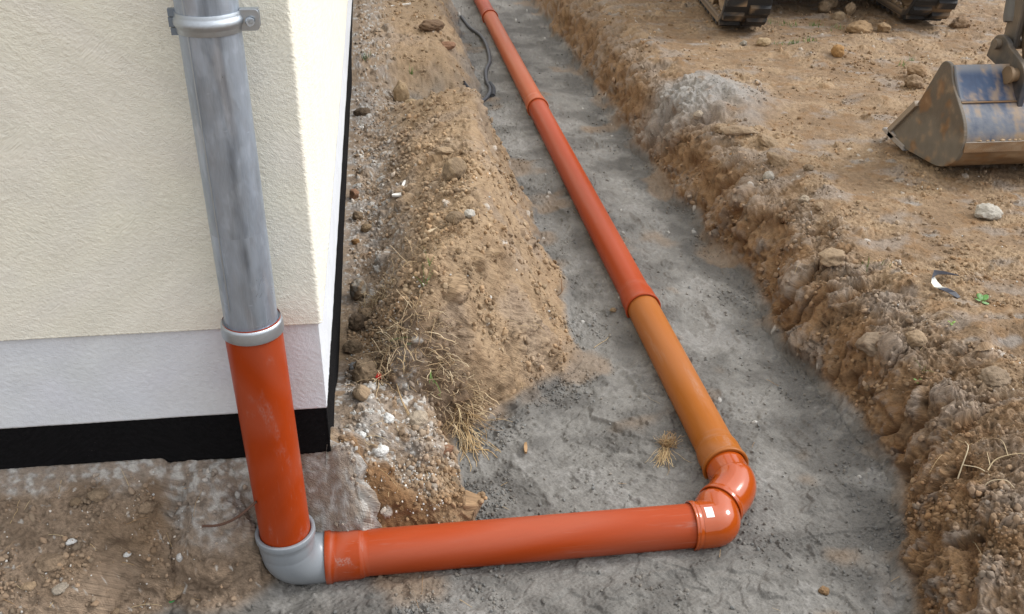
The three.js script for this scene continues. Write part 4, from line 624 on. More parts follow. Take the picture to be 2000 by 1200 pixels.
// ---------------------------------------------------------------- stones and clods, one by one
const stoneMat = new THREE.MeshStandardMaterial({ vertexColors: true, roughness: 0.95, bumpMap: grain, bumpScale: 0.0016, map: grainColor });
function stoneGeometry(seed, [sx, sy, sz], color, { angular = 0.7, lumpy = 0.22, crumbly = 0, detail = 9, second = null } = {}) {
  let g = new THREE.IcosahedronGeometry(1, detail); g.deleteAttribute('normal'); g.deleteAttribute('uv'); g = mergeVertices(g, 1e-4);
  const p = g.attributes.position, r = rng(seed * 977 + 5), planes = [], c = new Float32Array(p.count * 3), u = new Float32Array(p.count * 2), v = V3();
  for (let i = 0; i < 9; i++) planes.push([V3(r() * 2 - 1, r() * 2 - 1, r() * 2 - 1).normalize(), mix(1.0, 0.60 + 0.24 * r(), angular)]);
  const o = r() * 50;
  for (let i = 0; i < p.count; i++) {
    v.fromBufferAttribute(p, i); let k = 1;
    for (const [n, d] of planes) { const t = v.dot(n); if (t > 0) { const lim = d / t; if (lim < k) k = mix(lim, k, 0.12); } }
    const n1 = fbm(v.x * 1.7 + o, v.y * 1.7, v.z * 1.7, 3), n2 = fbm(v.x * 6 + o, v.y * 6, v.z * 6, 2), n3 = noise(v.x * 14 + o, v.y * 14, v.z * 14);
    k *= 1 + lumpy * n1 * 1.4 + (0.05 + 0.18 * crumbly) * n2 + (0.02 + 0.06 * crumbly) * n3; if (crumbly) k += lumps(v.x * 0.1 + o, v.y * 0.1, v.z * 0.1, 0.03, seed, 170 * crumbly) * 6;
    const x = v.x * k * sx, y = v.y * k * sy, z = v.z * k * sz; p.setXYZ(i, x, y, z);
    let t = 1 + 0.30 * n2 + 0.18 * n3 + 0.12 * n1; const cc = second && n1 + 0.4 * n2 > 0.04 ? second : color;
    c[i * 3] = clamp(cc[0] * t, 0.01, 0.85); c[i * 3 + 1] = clamp(cc[1] * t, 0.01, 0.85); c[i * 3 + 2] = clamp(cc[2] * t, 0.01, 0.85); u[i * 2] = x + y * 0.6; u[i * 2 + 1] = z + y * 0.7;
  }
  g.setAttribute('color', new THREE.BufferAttribute(c, 3)); g.setAttribute('uv', new THREE.BufferAttribute(u, 2)); g.computeVertexNormals(); return g;
}
let stoneNo = 0;
function stone(name, label, category, x, z, size, turn, color, opts = {}) {
  const q = groundAt(x, z), m = mesh(name, stoneGeometry(++stoneNo + 40, size, color, opts), stoneMat, scene);
  m.position.set(x, (opts.y ?? q.y) + size[1] * (opts.sink ?? 0.45), z); m.rotation.set(opts.tx ?? 0, turn, opts.tz ?? 0);
  return tag(m, label, category);
}
const cTan = [0.33, 0.235, 0.145], cBrown = [0.22, 0.155, 0.095], cGrey = [0.30, 0.265, 0.215], cPale = [0.50, 0.465, 0.41], cOrange = [0.30, 0.165, 0.065], cRed = [0.27, 0.145, 0.085], cDark = [0.12, 0.082, 0.05], cLime = [0.66, 0.65, 0.62];
const A7 = { angular: 0.8 }, CR = { angular: 0.75, crumbly: 0.6, lumpy: 0.26 };
// on the mound and beside the house
stone('stone', 'big brown squarish stone sitting on the crest of the earth mound', 'stone', 0.233, -3.02, [0.046, 0.047, 0.038], 0.5, cBrown, { angular: 0.95, lumpy: 0.12, sink: 0.62, second: [0.28, 0.20, 0.12] });
stone('stone', 'grey brown oval stone leaning at the black band beside the upper dry roots', 'stone', -0.108, -2.60, [0.028, 0.036, 0.034], 0.4, cGrey, { angular: 0.5, sink: 0.75, second: cBrown });
stone('stone', 'small reddish brown stone right against the black band, level with the big mound stone', 'stone', -0.128, -3.37, [0.021, 0.024, 0.020], 1.2, cRed, { sink: 0.6 });
stone('clod', 'round tan clod lying alone on the whitish grit near the house corner', 'clod', -0.094, -1.985, [0.023, 0.023, 0.023], 0.2, cTan, { lumpy: 0.1, sink: 0.6 });
stone('clod', 'large crumbly brown clod under the left end of the dry grass', 'clod', -0.088, -2.12, [0.036, 0.040, 0.036], 0.9, cBrown, { ...CR, sink: 0.6 });
stone('clod', 'round brown clod in the row of crumbs above the middle of the mound', 'clod', 0.200, -2.60, [0.030, 0.024, 0.026], 0.3, cBrown, { angular: 0.5, sink: 0.6 });
stone('clod', 'pale buff clod next to the round brown clod in the crumb row', 'clod', 0.245, -2.62, [0.018, 0.016, 0.017], 1.3, cPale, { sink: 0.6 });
stone('clod', 'flat buff clod on the far part of the mound crest', 'clod', 0.215, -3.34, [0.038, 0.018, 0.024], 0.2, cTan, A7);
stone('clod', 'pale tan clod below the dry grass fringe, left of the reddish slab', 'clod', 0.045, -1.965, [0.030, 0.022, 0.024], 0.5, [0.38, 0.31, 0.23], { angular: 0.4, sink: 0.6 });
stone('clod', 'flat reddish brown slab of earth under the hanging grass', 'clod', 0.100, -1.945, [0.038, 0.018, 0.022], -0.3, cRed, { angular: 0.8, sink: 0.5, tz: 0.25 });
stone('clod', 'small brown clod tucked between the reddish slab and the grey sand', 'clod', 0.128, -1.90, [0.020, 0.017, 0.018], -0.3, cBrown, CR);
stone('clod', 'buff block of earth at the foot of the hollow behind the mound', 'clod', 0.135, -4.62, [0.040, 0.034, 0.034], 0.3, [0.40, 0.29, 0.17], { angular: 0.8, sink: 0.7 });
stone('clod', 'tall pale block of earth standing at the edge of the hollow behind the mound', 'clod', 0.095, -4.85, [0.045, 0.065, 0.042], 0.5, [0.40, 0.285, 0.165], { angular: 0.8, sink: 0.7 });
stone('clod', 'dark brown clod on the far left bank at the top of the picture', 'clod', 0.315, -5.75, [0.075, 0.038, 0.05], 0.3, [0.17, 0.105, 0.06], { angular: 0.5, crumbly: 0.4 });
stone('clod', 'reddish brown clod beside the dark clod on the far left bank', 'clod', 0.39, -5.58, [0.055, 0.028, 0.04], 0.1, cRed, { angular: 0.5 });
stone('lime_lump', 'biggest white lime lump in the grit beside the house corner', 'lime lump', -0.052, -1.845, [0.021, 0.014, 0.017], 0.4, cLime, CR);
stone('lime_lump', 'white lime lump at the upper right of the whitish grit, below the grass', 'lime lump', -0.030, -1.935, [0.018, 0.012, 0.015], 1.1, cLime, CR);
stone('lime_lump', 'white lime lump between the two brown clods close to the black corner', 'lime lump', -0.096, -1.865, [0.013, 0.010, 0.012], 1.7, cLime, CR);
stone('clod', 'brown clod touching the lower end of the black band', 'clod', -0.128, -1.86, [0.020, 0.018, 0.018], 0.2, cTan, { angular: 0.6, sink: 0.6 });
stone('clod', 'small grey brown clod just below the clod at the black corner', 'clod', -0.125, -1.815, [0.013, 0.012, 0.012], 0.7, cGrey, { sink: 0.6 });
stone('clod', 'light brown clod in the dry grass between the two root tufts', 'clod', 0.092, -2.36, [0.024, 0.018, 0.018], 0.2, cTan, { sink: 0.6 });
stone('stone', 'upper one of three brown stones lying along the house wall above the roots', 'stone', -0.112, -3.16, [0.021, 0.018, 0.018], 0.3, cBrown, { sink: 0.55 });
stone('stone', 'middle one of three brown stones lying along the house wall above the roots', 'stone', -0.082, -3.05, [0.022, 0.019, 0.019], 0.8, [0.26, 0.18, 0.10], { sink: 0.55 });
stone('stone', 'orange lowest of three stones lying along the house wall above the roots', 'stone', -0.120, -2.96, [0.015, 0.013, 0.013], 0.1, cOrange, { sink: 0.55 });
stone('clod', 'brown clod in the crevice at the wall, left of the lower dry grass', 'clod', -0.125, -2.30, [0.028, 0.024, 0.024], 0.1, cBrown, { ...CR, sink: 0.6 });
stone('clod', 'dark clod low in the crevice between wall and mound', 'clod', -0.110, -2.42, [0.030, 0.028, 0.026], 0.6, cDark, { ...CR, sink: 0.6 });
stone('clod', 'tan clod at the top of the crevice between wall and mound', 'clod', -0.078, -2.47, [0.026, 0.022, 0.024], 0.6, cTan, { ...CR, sink: 0.6 });
stone('stone', 'small grey stone in the wall crevice between the dark clod and the big crumbly clod', 'stone', -0.112, -2.20, [0.020, 0.016, 0.017], 0.4, [0.24, 0.235, 0.23], { sink: 0.55 });
stone('clod', 'wet dark clod by the wall far back beside the hollow', 'clod', -0.10, -4.42, [0.040, 0.022, 0.03], 0.3, cDark, CR);
// along the right lip of the trench
stone('clod', 'long flat slab of earth on the trench lip below the sand heap', 'clod', 1.585, -3.88, [0.085, 0.024, 0.04], -0.5, [0.33, 0.24, 0.155], { angular: 0.85, tz: 0.06 });
stone('clod', 'tilted slab of earth touching the lower end of the long flat slab', 'clod', 1.675, -3.74, [0.060, 0.022, 0.034], -0.9, cTan, { angular: 0.85, tz: -0.35 });
stone('clod', 'leaning earth slab standing up on the lip above the pale round stone', 'clod', 1.625, -3.52, [0.058, 0.034, 0.030], -0.7, cTan, { angular: 0.85, tz: -0.5 });
stone('stone', 'pale grey round stone on the trench lip just below the leaning slab', 'stone', 1.555, -3.42, [0.024, 0.024, 0.022], 0.5, [0.42, 0.38, 0.32], { angular: 0.4, sink: 0.7 });
stone('clod', 'small pale clod between the sand heap and the crumbs on the lip', 'clod', 1.488, -4.16, [0.028, 0.022, 0.02], 0.4, [0.40, 0.33, 0.25], { angular: 0.6 });
stone('stone', 'whitish stone lying alone on the plot right of the trench', 'stone', 2.205, -2.915, [0.050, 0.032, 0.042], 0.3, [0.47, 0.43, 0.365], { angular: 0.7, crumbly: 0.25, sink: 0.6 });
stone('clod', 'overhanging block of earth on the trench lip between stones and weeds', 'clod', 1.485, -2.66, [0.058, 0.030, 0.042], 0.6, cTan, { angular: 0.7, crumbly: 0.3, sink: 0.4 });
stone('clod', 'big tilted block of earth halfway down the right bank', 'clod', 1.425, -2.22, [0.052, 0.034, 0.045], 0.5, [0.27, 0.20, 0.135], { angular: 0.8, crumbly: 0.25, tz: 0.35 });
stone('clod', 'pair of lumps on the bank: the smaller block right of the big tilted block', 'clod', 1.505, -2.14, [0.034, 0.026, 0.03], 0.9, cTan, { angular: 0.7, crumbly: 0.3 });
stone('stone', 'left one of two small buff stones by the crumbs on the lip', 'stone', 1.590, -3.15, [0.022, 0.018, 0.019], 0.2, [0.36, 0.29, 0.21], { sink: 0.6 });
stone('stone', 'right one of two small buff stones by the crumbs on the lip', 'stone', 1.612, -3.06, [0.020, 0.016, 0.018], 0.9, cTan, { sink: 0.6 });
stone('clod', 'tan clod among the crumbs directly below the sand heap', 'clod', 1.548, -4.0, [0.036, 0.026, 0.03], 0.2, cTan, CR);
stone('clod', 'orange clod in the bank face below the long slab', 'clod', 1.50, -3.70, [0.030, 0.026, 0.028], 0.2, cOrange, CR);
stone('clod', 'small brown clod right of the leaning slab', 'clod', 1.69, -3.36, [0.022, 0.016, 0.02], 0.7, cBrown, CR);
stone('clod', 'rough earth lump at the near right edge of the picture', 'clod', 1.60, -1.90, [0.045, 0.026, 0.035], 0.3, [0.26, 0.19, 0.125], CR);
// far plot, round the digger
stone('stone', 'buff stone in front of the left digger track', 'stone', 2.315, -5.47, [0.048, 0.030, 0.035], 0.2, [0.40, 0.29, 0.17], { angular: 0.6, sink: 0.6 });
stone('clod', 'small pale lump beside the buff stone in front of the left track', 'clod', 2.20, -5.50, [0.026, 0.020, 0.022], 0.8, cGrey, CR);
stone('clod', 'biggest block of earth between the two digger tracks', 'clod', 3.06, -5.74, [0.090, 0.050, 0.06], 0.1, [0.36, 0.235, 0.125], { angular: 0.85, crumbly: 0.2, sink: 0.55 });
stone('clod', 'wedge of earth right of the biggest block between the tracks', 'clod', 3.23, -5.74, [0.066, 0.040, 0.05], 0.6, [0.37, 0.25, 0.14], { angular: 0.85, sink: 0.5, tz: -0.3 });
stone('clod', 'orange clod at the left end of the churned earth before the bucket', 'clod', 2.615, -5.10, [0.042, 0.042, 0.038], 0.3, [0.36, 0.20, 0.075], { angular: 0.6, crumbly: 0.2 });
stone('clod', 'rounded clod just left of the bucket top', 'clod', 2.90, -4.72, [0.055, 0.042, 0.05], 0.3, [0.31, 0.20, 0.11], { ...CR, sink: 0.6 });
stone('clod', 'darker clod left of and below the rounded clod by the bucket', 'clod', 2.80, -4.56, [0.060, 0.040, 0.05], 0.9, [0.25, 0.165, 0.095], { ...CR, sink: 0.55 });
stone('clod', 'topmost clod of the small pile between the tracks', 'clod', 3.19, -6.46, [0.05, 0.045, 0.045], 0.3, cTan, { angular: 0.6, sink: 0.9 });
stone('clod', 'left clod of the small pile between the tracks', 'clod', 3.07, -6.30, [0.048, 0.045, 0.045], 0.6, cBrown, { angular: 0.6, sink: 0.8 });
stone('clod', 'right clod of the small pile between the tracks', 'clod', 3.25, -6.28, [0.044, 0.050, 0.04], 0.9, cTan, { angular: 0.7, sink: 0.8 });
stone('clod', 'front clod of the small pile between the tracks', 'clod', 3.12, -6.16, [0.050, 0.034, 0.04], 0.2, [0.36, 0.26, 0.16], { angular: 0.7, sink: 0.6 });
stone('clod', 'brown lump in front of the right digger track', 'clod', 3.85, -5.88, [0.075, 0.045, 0.06], 0.4, [0.25, 0.16, 0.09], CR);
// on the brown earth in front of the house
stone('clod', 'rounded clod below the white strip at the front wall, biggest there', 'clod', -0.655, -1.655, [0.021, 0.014, 0.018], 0.4, [0.25, 0.18, 0.115], { sink: 0.5 });
stone('clod', 'small clod left of the rounded clod below the front wall', 'clod', -0.70, -1.645, [0.012, 0.009, 0.011], 0.9, cBrown, { sink: 0.5 });
stone('stone', 'flat greyish stone at the bottom left, nearest to the picture edge', 'stone', -0.770, -1.495, [0.015, 0.009, 0.012], 0.3, cTan, { sink: 0.5 });
stone('stone', 'flat grey tan stone at the bottom left, right of its neighbour', 'stone', -0.708, -1.486, [0.017, 0.009, 0.013], 1.0, [0.33, 0.28, 0.22], { sink: 0.5 });
stone('stone', 'brown pebble at the bottom edge below the dark grey sand', 'stone', -0.628, -1.512, [0.013, 0.010, 0.011], 0.4, cBrown, { sink: 0.5 });
stone('stone', 'pale oval pebble beside the footing concrete', 'stone', -0.497, -1.60, [0.0085, 0.012, 0.008], 0.3, [0.52, 0.50, 0.47], { angular: 0.1, lumpy: 0.05, sink: 0.8 });
stone('clod', 'broad low clod in the brown earth near the left edge of the picture', 'clod', -0.735, -1.54, [0.032, 0.014, 0.024], 0.2, [0.26, 0.185, 0.12], { ...CR, sink: 0.3 });
stone('clod', 'cracked clod in the earth left of the footing concrete', 'clod', -0.558, -1.640, [0.020, 0.014, 0.016], 0.7, [0.24, 0.17, 0.11], { ...CR, sink: 0.4 });
stone('clod', 'crumbling clod on the slope down to the dark grey sand', 'clod', -0.515, -1.575, [0.024, 0.015, 0.02], 0.7, [0.27, 0.19, 0.12], { ...CR, sink: 0.4 });
stone('lime_lump', 'white lime lump on the brown slope left of the grey bend', 'lime lump', -0.600, -1.585, [0.008, 0.006, 0.007], 0.7, cLime, CR);
stone('lime_lump', 'white lime lump low on the brown slope near the left edge of the picture', 'lime lump', -0.70, -1.575, [0.011, 0.006, 0.008], 0.2, cLime, CR);
stone('clod', 'brown clod lying on the grey sand at the bottom right', 'clod', 0.975, -1.475, [0.013, 0.009, 0.012], 0.4, [0.24, 0.145, 0.07], CR);
stone('stone', 'brown pebble on the sand left of the ochre pipe joint', 'stone', 0.775, -2.81, [0.013, 0.009, 0.011], 0.4, [0.26, 0.18, 0.10], { sink: 0.5 });
// ---------------------------------------------------------------- loose crumbs nobody could count
const crumbMat = new THREE.MeshStandardMaterial({ vertexColors: true, roughness: 0.95 });
{
  const { NR, NC, pos, nor, reg } = GRID, r = rng(4711);
  const PILES = [[0.25, 3.02, 0.10], [0.16, 2.62, 0.09], [0.22, 2.92, 0.07], [-0.08, 2.4, 0.06], [-0.09, 2.15, 0.06], [0.10, 1.93, 0.06], [1.57, 3.1, 0.07], [1.56, 3.55, 0.07], [1.62, 3.85, 0.06], [3.12, 6.3, 0.16], [3.05, 5.8, 0.16], [2.7, 5.05, 0.20], [2.85, 4.65, 0.18], [3.9, 5.9, 0.2], [1.52, 5.6, 0.12], [1.55, 6.3, 0.12], [0.2, 4.1, 0.08], [0.1, 4.7, 0.08], [-0.55, 1.62, 0.05]];
  const kinds = [
    ['soil_crumb', 'loose brown crumbs scattered over the earth', (g, d, x) => (g === 3 ? (x > 0.3 ? 0.4 : 1) : g === 1 ? 0.28 : g === 2 ? 0.32 : g === 4 ? 0.3 : 0), 15000, [0.27, 0.19, 0.115], 0.5, 0.0022, 0.0085, 0.35],
    ['lime_chip', 'white lime grit scattered by the house wall', (g, d, x) => (g === 3 && x < 0.1 && d < 2.3 ? 1 : g === 3 && x < 0.0 ? 0.5 : g === 4 ? 0.10 : g === 2 ? 0.03 : g === 3 ? 0.03 : 0), 2400, [0.52, 0.49, 0.445], 0.35, 0.0009, 0.0036, 0.3],
    ['sand_crumb', 'loose lumps of grey sand in the trench and on the sand heap', (g, d, x) => (g === 0 ? (Math.min(Math.abs(x - toeRight(d)), Math.abs(x - edgeLeft(d))) < 0.13 ? 0.9 : 0.10) : g === 5 ? 0.6 : g === 1 ? 0.12 : 0), 5000, [0.235, 0.225, 0.205], 0.3, 0.0018, 0.0062, 0.3],
  ];
  for (const [name, label, weight, count, color, vary, s0, s1, sink] of kinds) {
    const root = new THREE.Group(); root.name = name + 's'; tag(root, label, null, null, 'stuff'); scene.add(root);
    for (let v = 0; v < 4; v++) {
      const g = stoneGeometry(300 + v + name.length * 7, [1, 0.72 + 0.1 * v, 0.85], [1, 1, 1], { detail: 3, angular: 1.0, lumpy: 0.30 }), white = g.attributes.color.array; for (let i = 0; i < white.length; i++) white[i] = clamp(white[i] * 1.05, 0.78, 1);
      const n = Math.floor(count / 4), im = new THREE.InstancedMesh(g, crumbMat, n), m = new THREE.Matrix4(), q = new THREE.Quaternion(), e = new THREE.Euler(), c = new THREE.Color(); im.name = name;
      let k = 0, guard = 0; while (k < n && guard++ < n * 400) {
        const i = Math.floor(r() * NR * NC), d = -pos[i * 3 + 2], x = pos[i * 3]; if (d < 1.0 || d > 9 || (d > 1.7 && x < -0.14)) continue;
        if (r() > weight(reg[i], d, x) * (0.10 + 1.4 * sstep(0.0, 0.30, fbm(x * 5, 3, d * 5, 3)) + 1.2 * PILES.reduce((m, [a, b, c]) => Math.max(m, Math.exp(-((x - a) ** 2 + (d - b) ** 2) / (c * c))), 0))) continue;
        const s = mix(s0, s1, r() ** 3.2) * (1 + 0.10 * Math.max(0, d - 2)) * (reg[i] === 1 || (reg[i] === 3 && x > 0) ? 1.25 : 1); e.set(r() * 6, r() * 6, r() * 6); q.setFromEuler(e);
        m.compose(V3(x + nor[i * 3] * s * sink, pos[i * 3 + 1] + s * sink, -d + nor[i * 3 + 2] * s * sink), q, V3(s * (0.8 + 0.6 * r()), s, s)); im.setMatrixAt(k, m);
        const own = name === 'lime_chip' ? 0 : 0.8, soil = [0, 1, 2].map((q) => mix(color[q] * 1.25, GRID.colr[i * 3 + q] * 0.98, own)), t = 1 + (r() - 0.5) * 2 * vary * 0.55, w = (r() - 0.5) * 0.12; c.setRGB(clamp(soil[0] * t * (1 + w), 0, 0.85), clamp(soil[1] * t, 0, 0.85), clamp(soil[2] * t * (1 - w), 0, 0.85)); im.setColorAt(k, c); k++;
      }
      im.count = k; im.castShadow = im.receiveShadow = true; im.userData.kind = 'stuff'; root.add(im);
    }
  }
}
// ---------------------------------------------------------------- dry grass, roots, green blades
class Strands {
  constructor() { this.P = []; this.C = []; this.I = []; }
  add(pts, r0, r1, color) {
    const n = pts.length, base = this.P.length / 3; let side = null;
    for (let i = 0; i < n; i++) {
      const t = pts[Math.min(n - 1, i + 1)].clone().sub(pts[Math.max(0, i - 1)]).normalize(); if (!side) side = V3(t.z + 0.2, 0.3, -t.x).normalize();
      side = side.clone().addScaledVector(t, -side.dot(t)).normalize(); const up = t.clone().cross(side), r = mix(r0, r1, i / (n - 1));
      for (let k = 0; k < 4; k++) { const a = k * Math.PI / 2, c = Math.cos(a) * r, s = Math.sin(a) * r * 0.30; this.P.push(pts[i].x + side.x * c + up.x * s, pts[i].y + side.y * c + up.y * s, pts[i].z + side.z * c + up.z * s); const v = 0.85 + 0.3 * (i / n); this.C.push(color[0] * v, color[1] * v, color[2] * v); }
      if (i) for (let k = 0; k < 4; k++) { const a = base + (i - 1) * 4 + k, b = base + (i - 1) * 4 + (k + 1) % 4; this.I.push(a, b, a + 4, b, b + 4, a + 4); }
    }
  }
  build() { const g = new THREE.BufferGeometry(); g.setAttribute('position', new THREE.Float32BufferAttribute(this.P, 3)); g.setAttribute('color', new THREE.Float32BufferAttribute(this.C, 3)); g.setIndex(this.I); g.computeVertexNormals(); return g; }
}
const strawMat = new THREE.MeshStandardMaterial({ vertexColors: true, roughness: 0.8 });
const bladeMat = new THREE.MeshPhysicalMaterial({ vertexColors: true, roughness: 0.6, side: THREE.DoubleSide });
// a stem that grows from p along dir, sags and never dips into the ground
function stem(r, p, dir, len, sag, curl, n = 7) {
  const pts = [p.clone()], d = dir.clone().normalize(), q = p.clone(), st = len / n;
  for (let i = 0; i < n; i++) { d.y -= sag * st * 14; d.x += (r() - 0.5) * curl; d.y += (r() - 0.5) * curl * 0.7; d.z += (r() - 0.5) * curl; d.normalize(); q.addScaledVector(d, st); const y = groundAt(q.x, q.z).y + 0.002; if (q.y < y) { q.y = y; d.y = Math.max(d.y, 0.05); } pts.push(q.clone()); }
  return pts;
}
const STRAW = [[0.50, 0.36, 0.19], [0.42, 0.28, 0.135], [0.58, 0.45, 0.26], [0.33, 0.20, 0.095], [0.24, 0.145, 0.07]];
function tuft(name, label, category, seed, count, place, { len = [0.05, 0.13], sag = 0.9, curl = 0.5, rad = 0.0011, lift = 0.7, colors = STRAW, out = [0, 0, 0], spread = 1.6 }) {
  const r = rng(seed), S = new Strands();
  for (let i = 0; i < count; i++) {
    const [x, z] = place(r), g = groundAt(x, z), d = V3((r() - 0.5) * spread + out[0], lift * (0.3 + r()) + out[1], (r() - 0.5) * spread + out[2]).addScaledVector(g.n, 0.45);
    const k = rad * (0.45 + 1.1 * r() * r() + 0.25 * r()), c = colors[Math.floor(r() * colors.length)];
    S.add(stem(r, V3(x, g.y - 0.004, z), d, mix(len[0], len[1], r() * r()), sag * (0.5 + r()), curl), k, k * 0.45, c);
  }
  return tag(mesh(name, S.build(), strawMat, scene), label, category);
}
const DRYMIX = [[0.60, 0.45, 0.27], [0.48, 0.34, 0.19], [0.72, 0.58, 0.38], [0.27, 0.175, 0.095], [0.19, 0.12, 0.065], [0.40, 0.30, 0.19]];
const gauss = (r) => (r() + r() + r() - 1.5) * 0.9;
tuft('dry_grass_tuft', 'big matted tuft of dry grass and roots hanging over the near end of the mound', 'dry grass', 11, 980, (r) => { const t = r(); return [mix(-0.07, 0.22, t) + gauss(r) * 0.035, -mix(2.13, 2.18, t) - gauss(r) * 0.06 - 0.01]; }, { len: [0.03, 0.14], sag: 0.5, lift: 0.9, out: [0.0, 0.0, 0.35], curl: 0.85, rad: 0.0017, colors: DRYMIX });
tuft('dry_grass_tuft', 'long pale dry stems hanging down the right end of the near mound face', 'dry grass', 12, 80, (r) => [0.178 + gauss(r) * 0.030, -2.14 - gauss(r) * 0.04], { len: [0.08, 0.18], sag: 0.9, lift: 0.6, out: [0.12, 0.0, 0.7], curl: 0.6, rad: 0.0019, colors: [[0.58, 0.45, 0.26], [0.50, 0.36, 0.19], [0.42, 0.28, 0.135]] });
tuft('dry_grass_tuft', 'bushy tuft of brown roots near the black band above the matted tuft', 'dry grass', 13, 420, (r) => [-0.040 + gauss(r) * 0.055, -2.50 + gauss(r) * 0.05], { len: [0.03, 0.10], sag: 0.5, lift: 0.8, out: [-0.05, 0, 0.25], curl: 1.1, rad: 0.0016, colors: DRYMIX });
tuft('dry_grass_tuft', 'thin dry stems lying across the mound between the two root tufts', 'dry grass', 14, 110, (r) => [0.06 + gauss(r) * 0.09, -2.46 + gauss(r) * 0.10], { len: [0.03, 0.12], sag: 1.0, curl: 0.7, rad: 0.0014, colors: DRYMIX });
tuft('dry_grass_tuft', 'small brush of roots by the round clod in the crumb row', 'dry grass', 15, 90, (r) => [0.185 + gauss(r) * 0.028, -2.50 + gauss(r) * 0.028], { len: [0.02, 0.06], sag: 0.7, curl: 0.5, rad: 0.0010, colors: [[0.33, 0.22, 0.12], [0.24, 0.15, 0.08]] });
tuft('dry_grass_tuft', 'loose tuft of straw lying on the grey sand against the ochre pipe', 'dry grass', 16, 60, (r) => [0.748 + gauss(r) * 0.022, -2.03 + gauss(r) * 0.022], { len: [0.05, 0.13], sag: 1.1, lift: 0.25, spread: 0.45, out: [-0.45, -0.1, 1.0], curl: 0.55, rad: 0.0012, colors: [[0.50, 0.36, 0.19], [0.58, 0.45, 0.26], [0.42, 0.28, 0.135]] });
tuft('dry_grass_tuft', 'curly brown root ball at the head of the straw by the ochre pipe', 'dry grass', 17, 150, (r) => [0.758 + gauss(r) * 0.022, -2.045 + gauss(r) * 0.02], { len: [0.03, 0.06], sag: 0.2, lift: 1, curl: 1.3, rad: 0.0011, colors: [[0.42, 0.28, 0.135], [0.33, 0.20, 0.095], [0.50, 0.36, 0.19]] });
{ // single straws blown about
  const r = rng(91), S = new Strands(), { NR, NC, pos, reg } = GRID; let k = 0;
  while (k < 230) { const i = Math.floor(r() * NR * NC), d = -pos[i * 3 + 2], x = pos[i * 3]; if (d < 1.2 || d > 5 || (d > 1.7 && x < -0.13)) continue; const g = reg[i]; if (r() > (g === 3 ? (d < 2.9 ? 1 : 0.3) : g === 4 ? 0.6 : g === 1 ? 0.22 : g === 2 ? 0.10 : 0.04)) continue; const a = r() * 6.28; S.add(stem(r, V3(x, pos[i * 3 + 1] + 0.003, -d), V3(Math.cos(a), 0.25, Math.sin(a)), 0.02 + 0.06 * r() * r(), 1, 0.3, 5), 0.0008, 0.0004, STRAW[Math.floor(r() * 4)]); k++; }
  tag(mesh('loose_straw', S.build(), strawMat, scene), 'single dry straws scattered over mound and earth', null, null, 'stuff');
}
function blades(name, label, category, seed, spots, len, wide, colors, out = [0, 0, 0], sag = 0.5) {
  const r = rng(seed), S = new Strands();
  for (const [x, z, n] of spots) for (let i = 0; i < n; i++) { const px = x + gauss(r) * wide, pz = z + gauss(r) * wide, g = groundAt(px, pz); S.add(stem(r, V3(px, g.y - 0.003, pz), V3((r() - 0.5) * 1.1 + out[0], 1 + out[1], (r() - 0.5) * 1.1 + out[2]), len * (0.5 + 0.8 * r()), sag, 0.16, 6), 0.0022 * (0.6 + 0.7 * r()), 0.0004, colors[Math.floor(r() * colors.length)]); }
  return tag(mesh(name, S.build(), bladeMat, scene), label, category);
}
const GREEN = [[0.085, 0.19, 0.03], [0.13, 0.25, 0.05], [0.16, 0.24, 0.07]];
blades('grass_blades', 'upright green blades on the top of the near end of the mound', 'grass', 21, [[0.088, -2.26, 4], [0.10, -2.30, 3]], 0.055, 0.007, GREEN, [0, 0.2, 0]);
blades('grass_blades', 'green blades bending left out of the matted dry tuft', 'grass', 22, [[0.055, -2.155, 8]], 0.07, 0.010, GREEN, [-0.9, 0, 0.4], 0.8);
blades('grass_blades', 'green blades hanging in the middle of the matted dry tuft', 'grass', 23, [[0.095, -2.15, 7]], 0.06, 0.008, GREEN, [0.1, -0.2, 0.9], 1.2);
blades('grass_blades', 'green sprig beside the black band on the far left bank', 'grass', 24, [[-0.085, -5.30, 16]], 0.05, 0.03, [[0.05, 0.11, 0.03], [0.08, 0.15, 0.04]], [0, 0, 0]);
blades('grass_blades', 'green sprig at the edge of the hollow behind the mound', 'grass', 25, [[0.165, -5.22, 12]], 0.055, 0.018, GREEN);
blades('grass_blades', 'upper green patch in the mud between the digger tracks', 'grass', 26, [[2.70, -6.00, 30], [2.86, -5.95, 26], [2.60, -6.08, 14], [2.95, -5.85, 14]], 0.035, 0.07, GREEN);
blades('grass_blades', 'lower green patch in the mud right of the left digger track', 'grass', 27, [[2.49, -5.43, 30], [2.58, -5.40, 20], [2.40, -5.46, 12]], 0.03, 0.045, GREEN);
blades('grass_blades', 'thin green blade at the right bank below the tilted block', 'grass', 28, [[1.472, -2.03, 4]], 0.05, 0.008, [[0.25, 0.28, 0.08], [0.16, 0.22, 0.06]], [-0.5, 0, 0.5], 0.8);
blades('grass_blades', 'low greens on the plot edge above the tilted block', 'grass', 29, [[1.56, -2.56, 9], [1.60, -2.53, 5]], 0.03, 0.018, [[0.12, 0.17, 0.05], [0.2, 0.22, 0.08]]);
blades('grass_blades', 'few green shoots on the churned earth left of the bucket', 'grass', 30, [[2.95, -4.95, 8], [3.06, -5.05, 8]], 0.035, 0.02, GREEN);
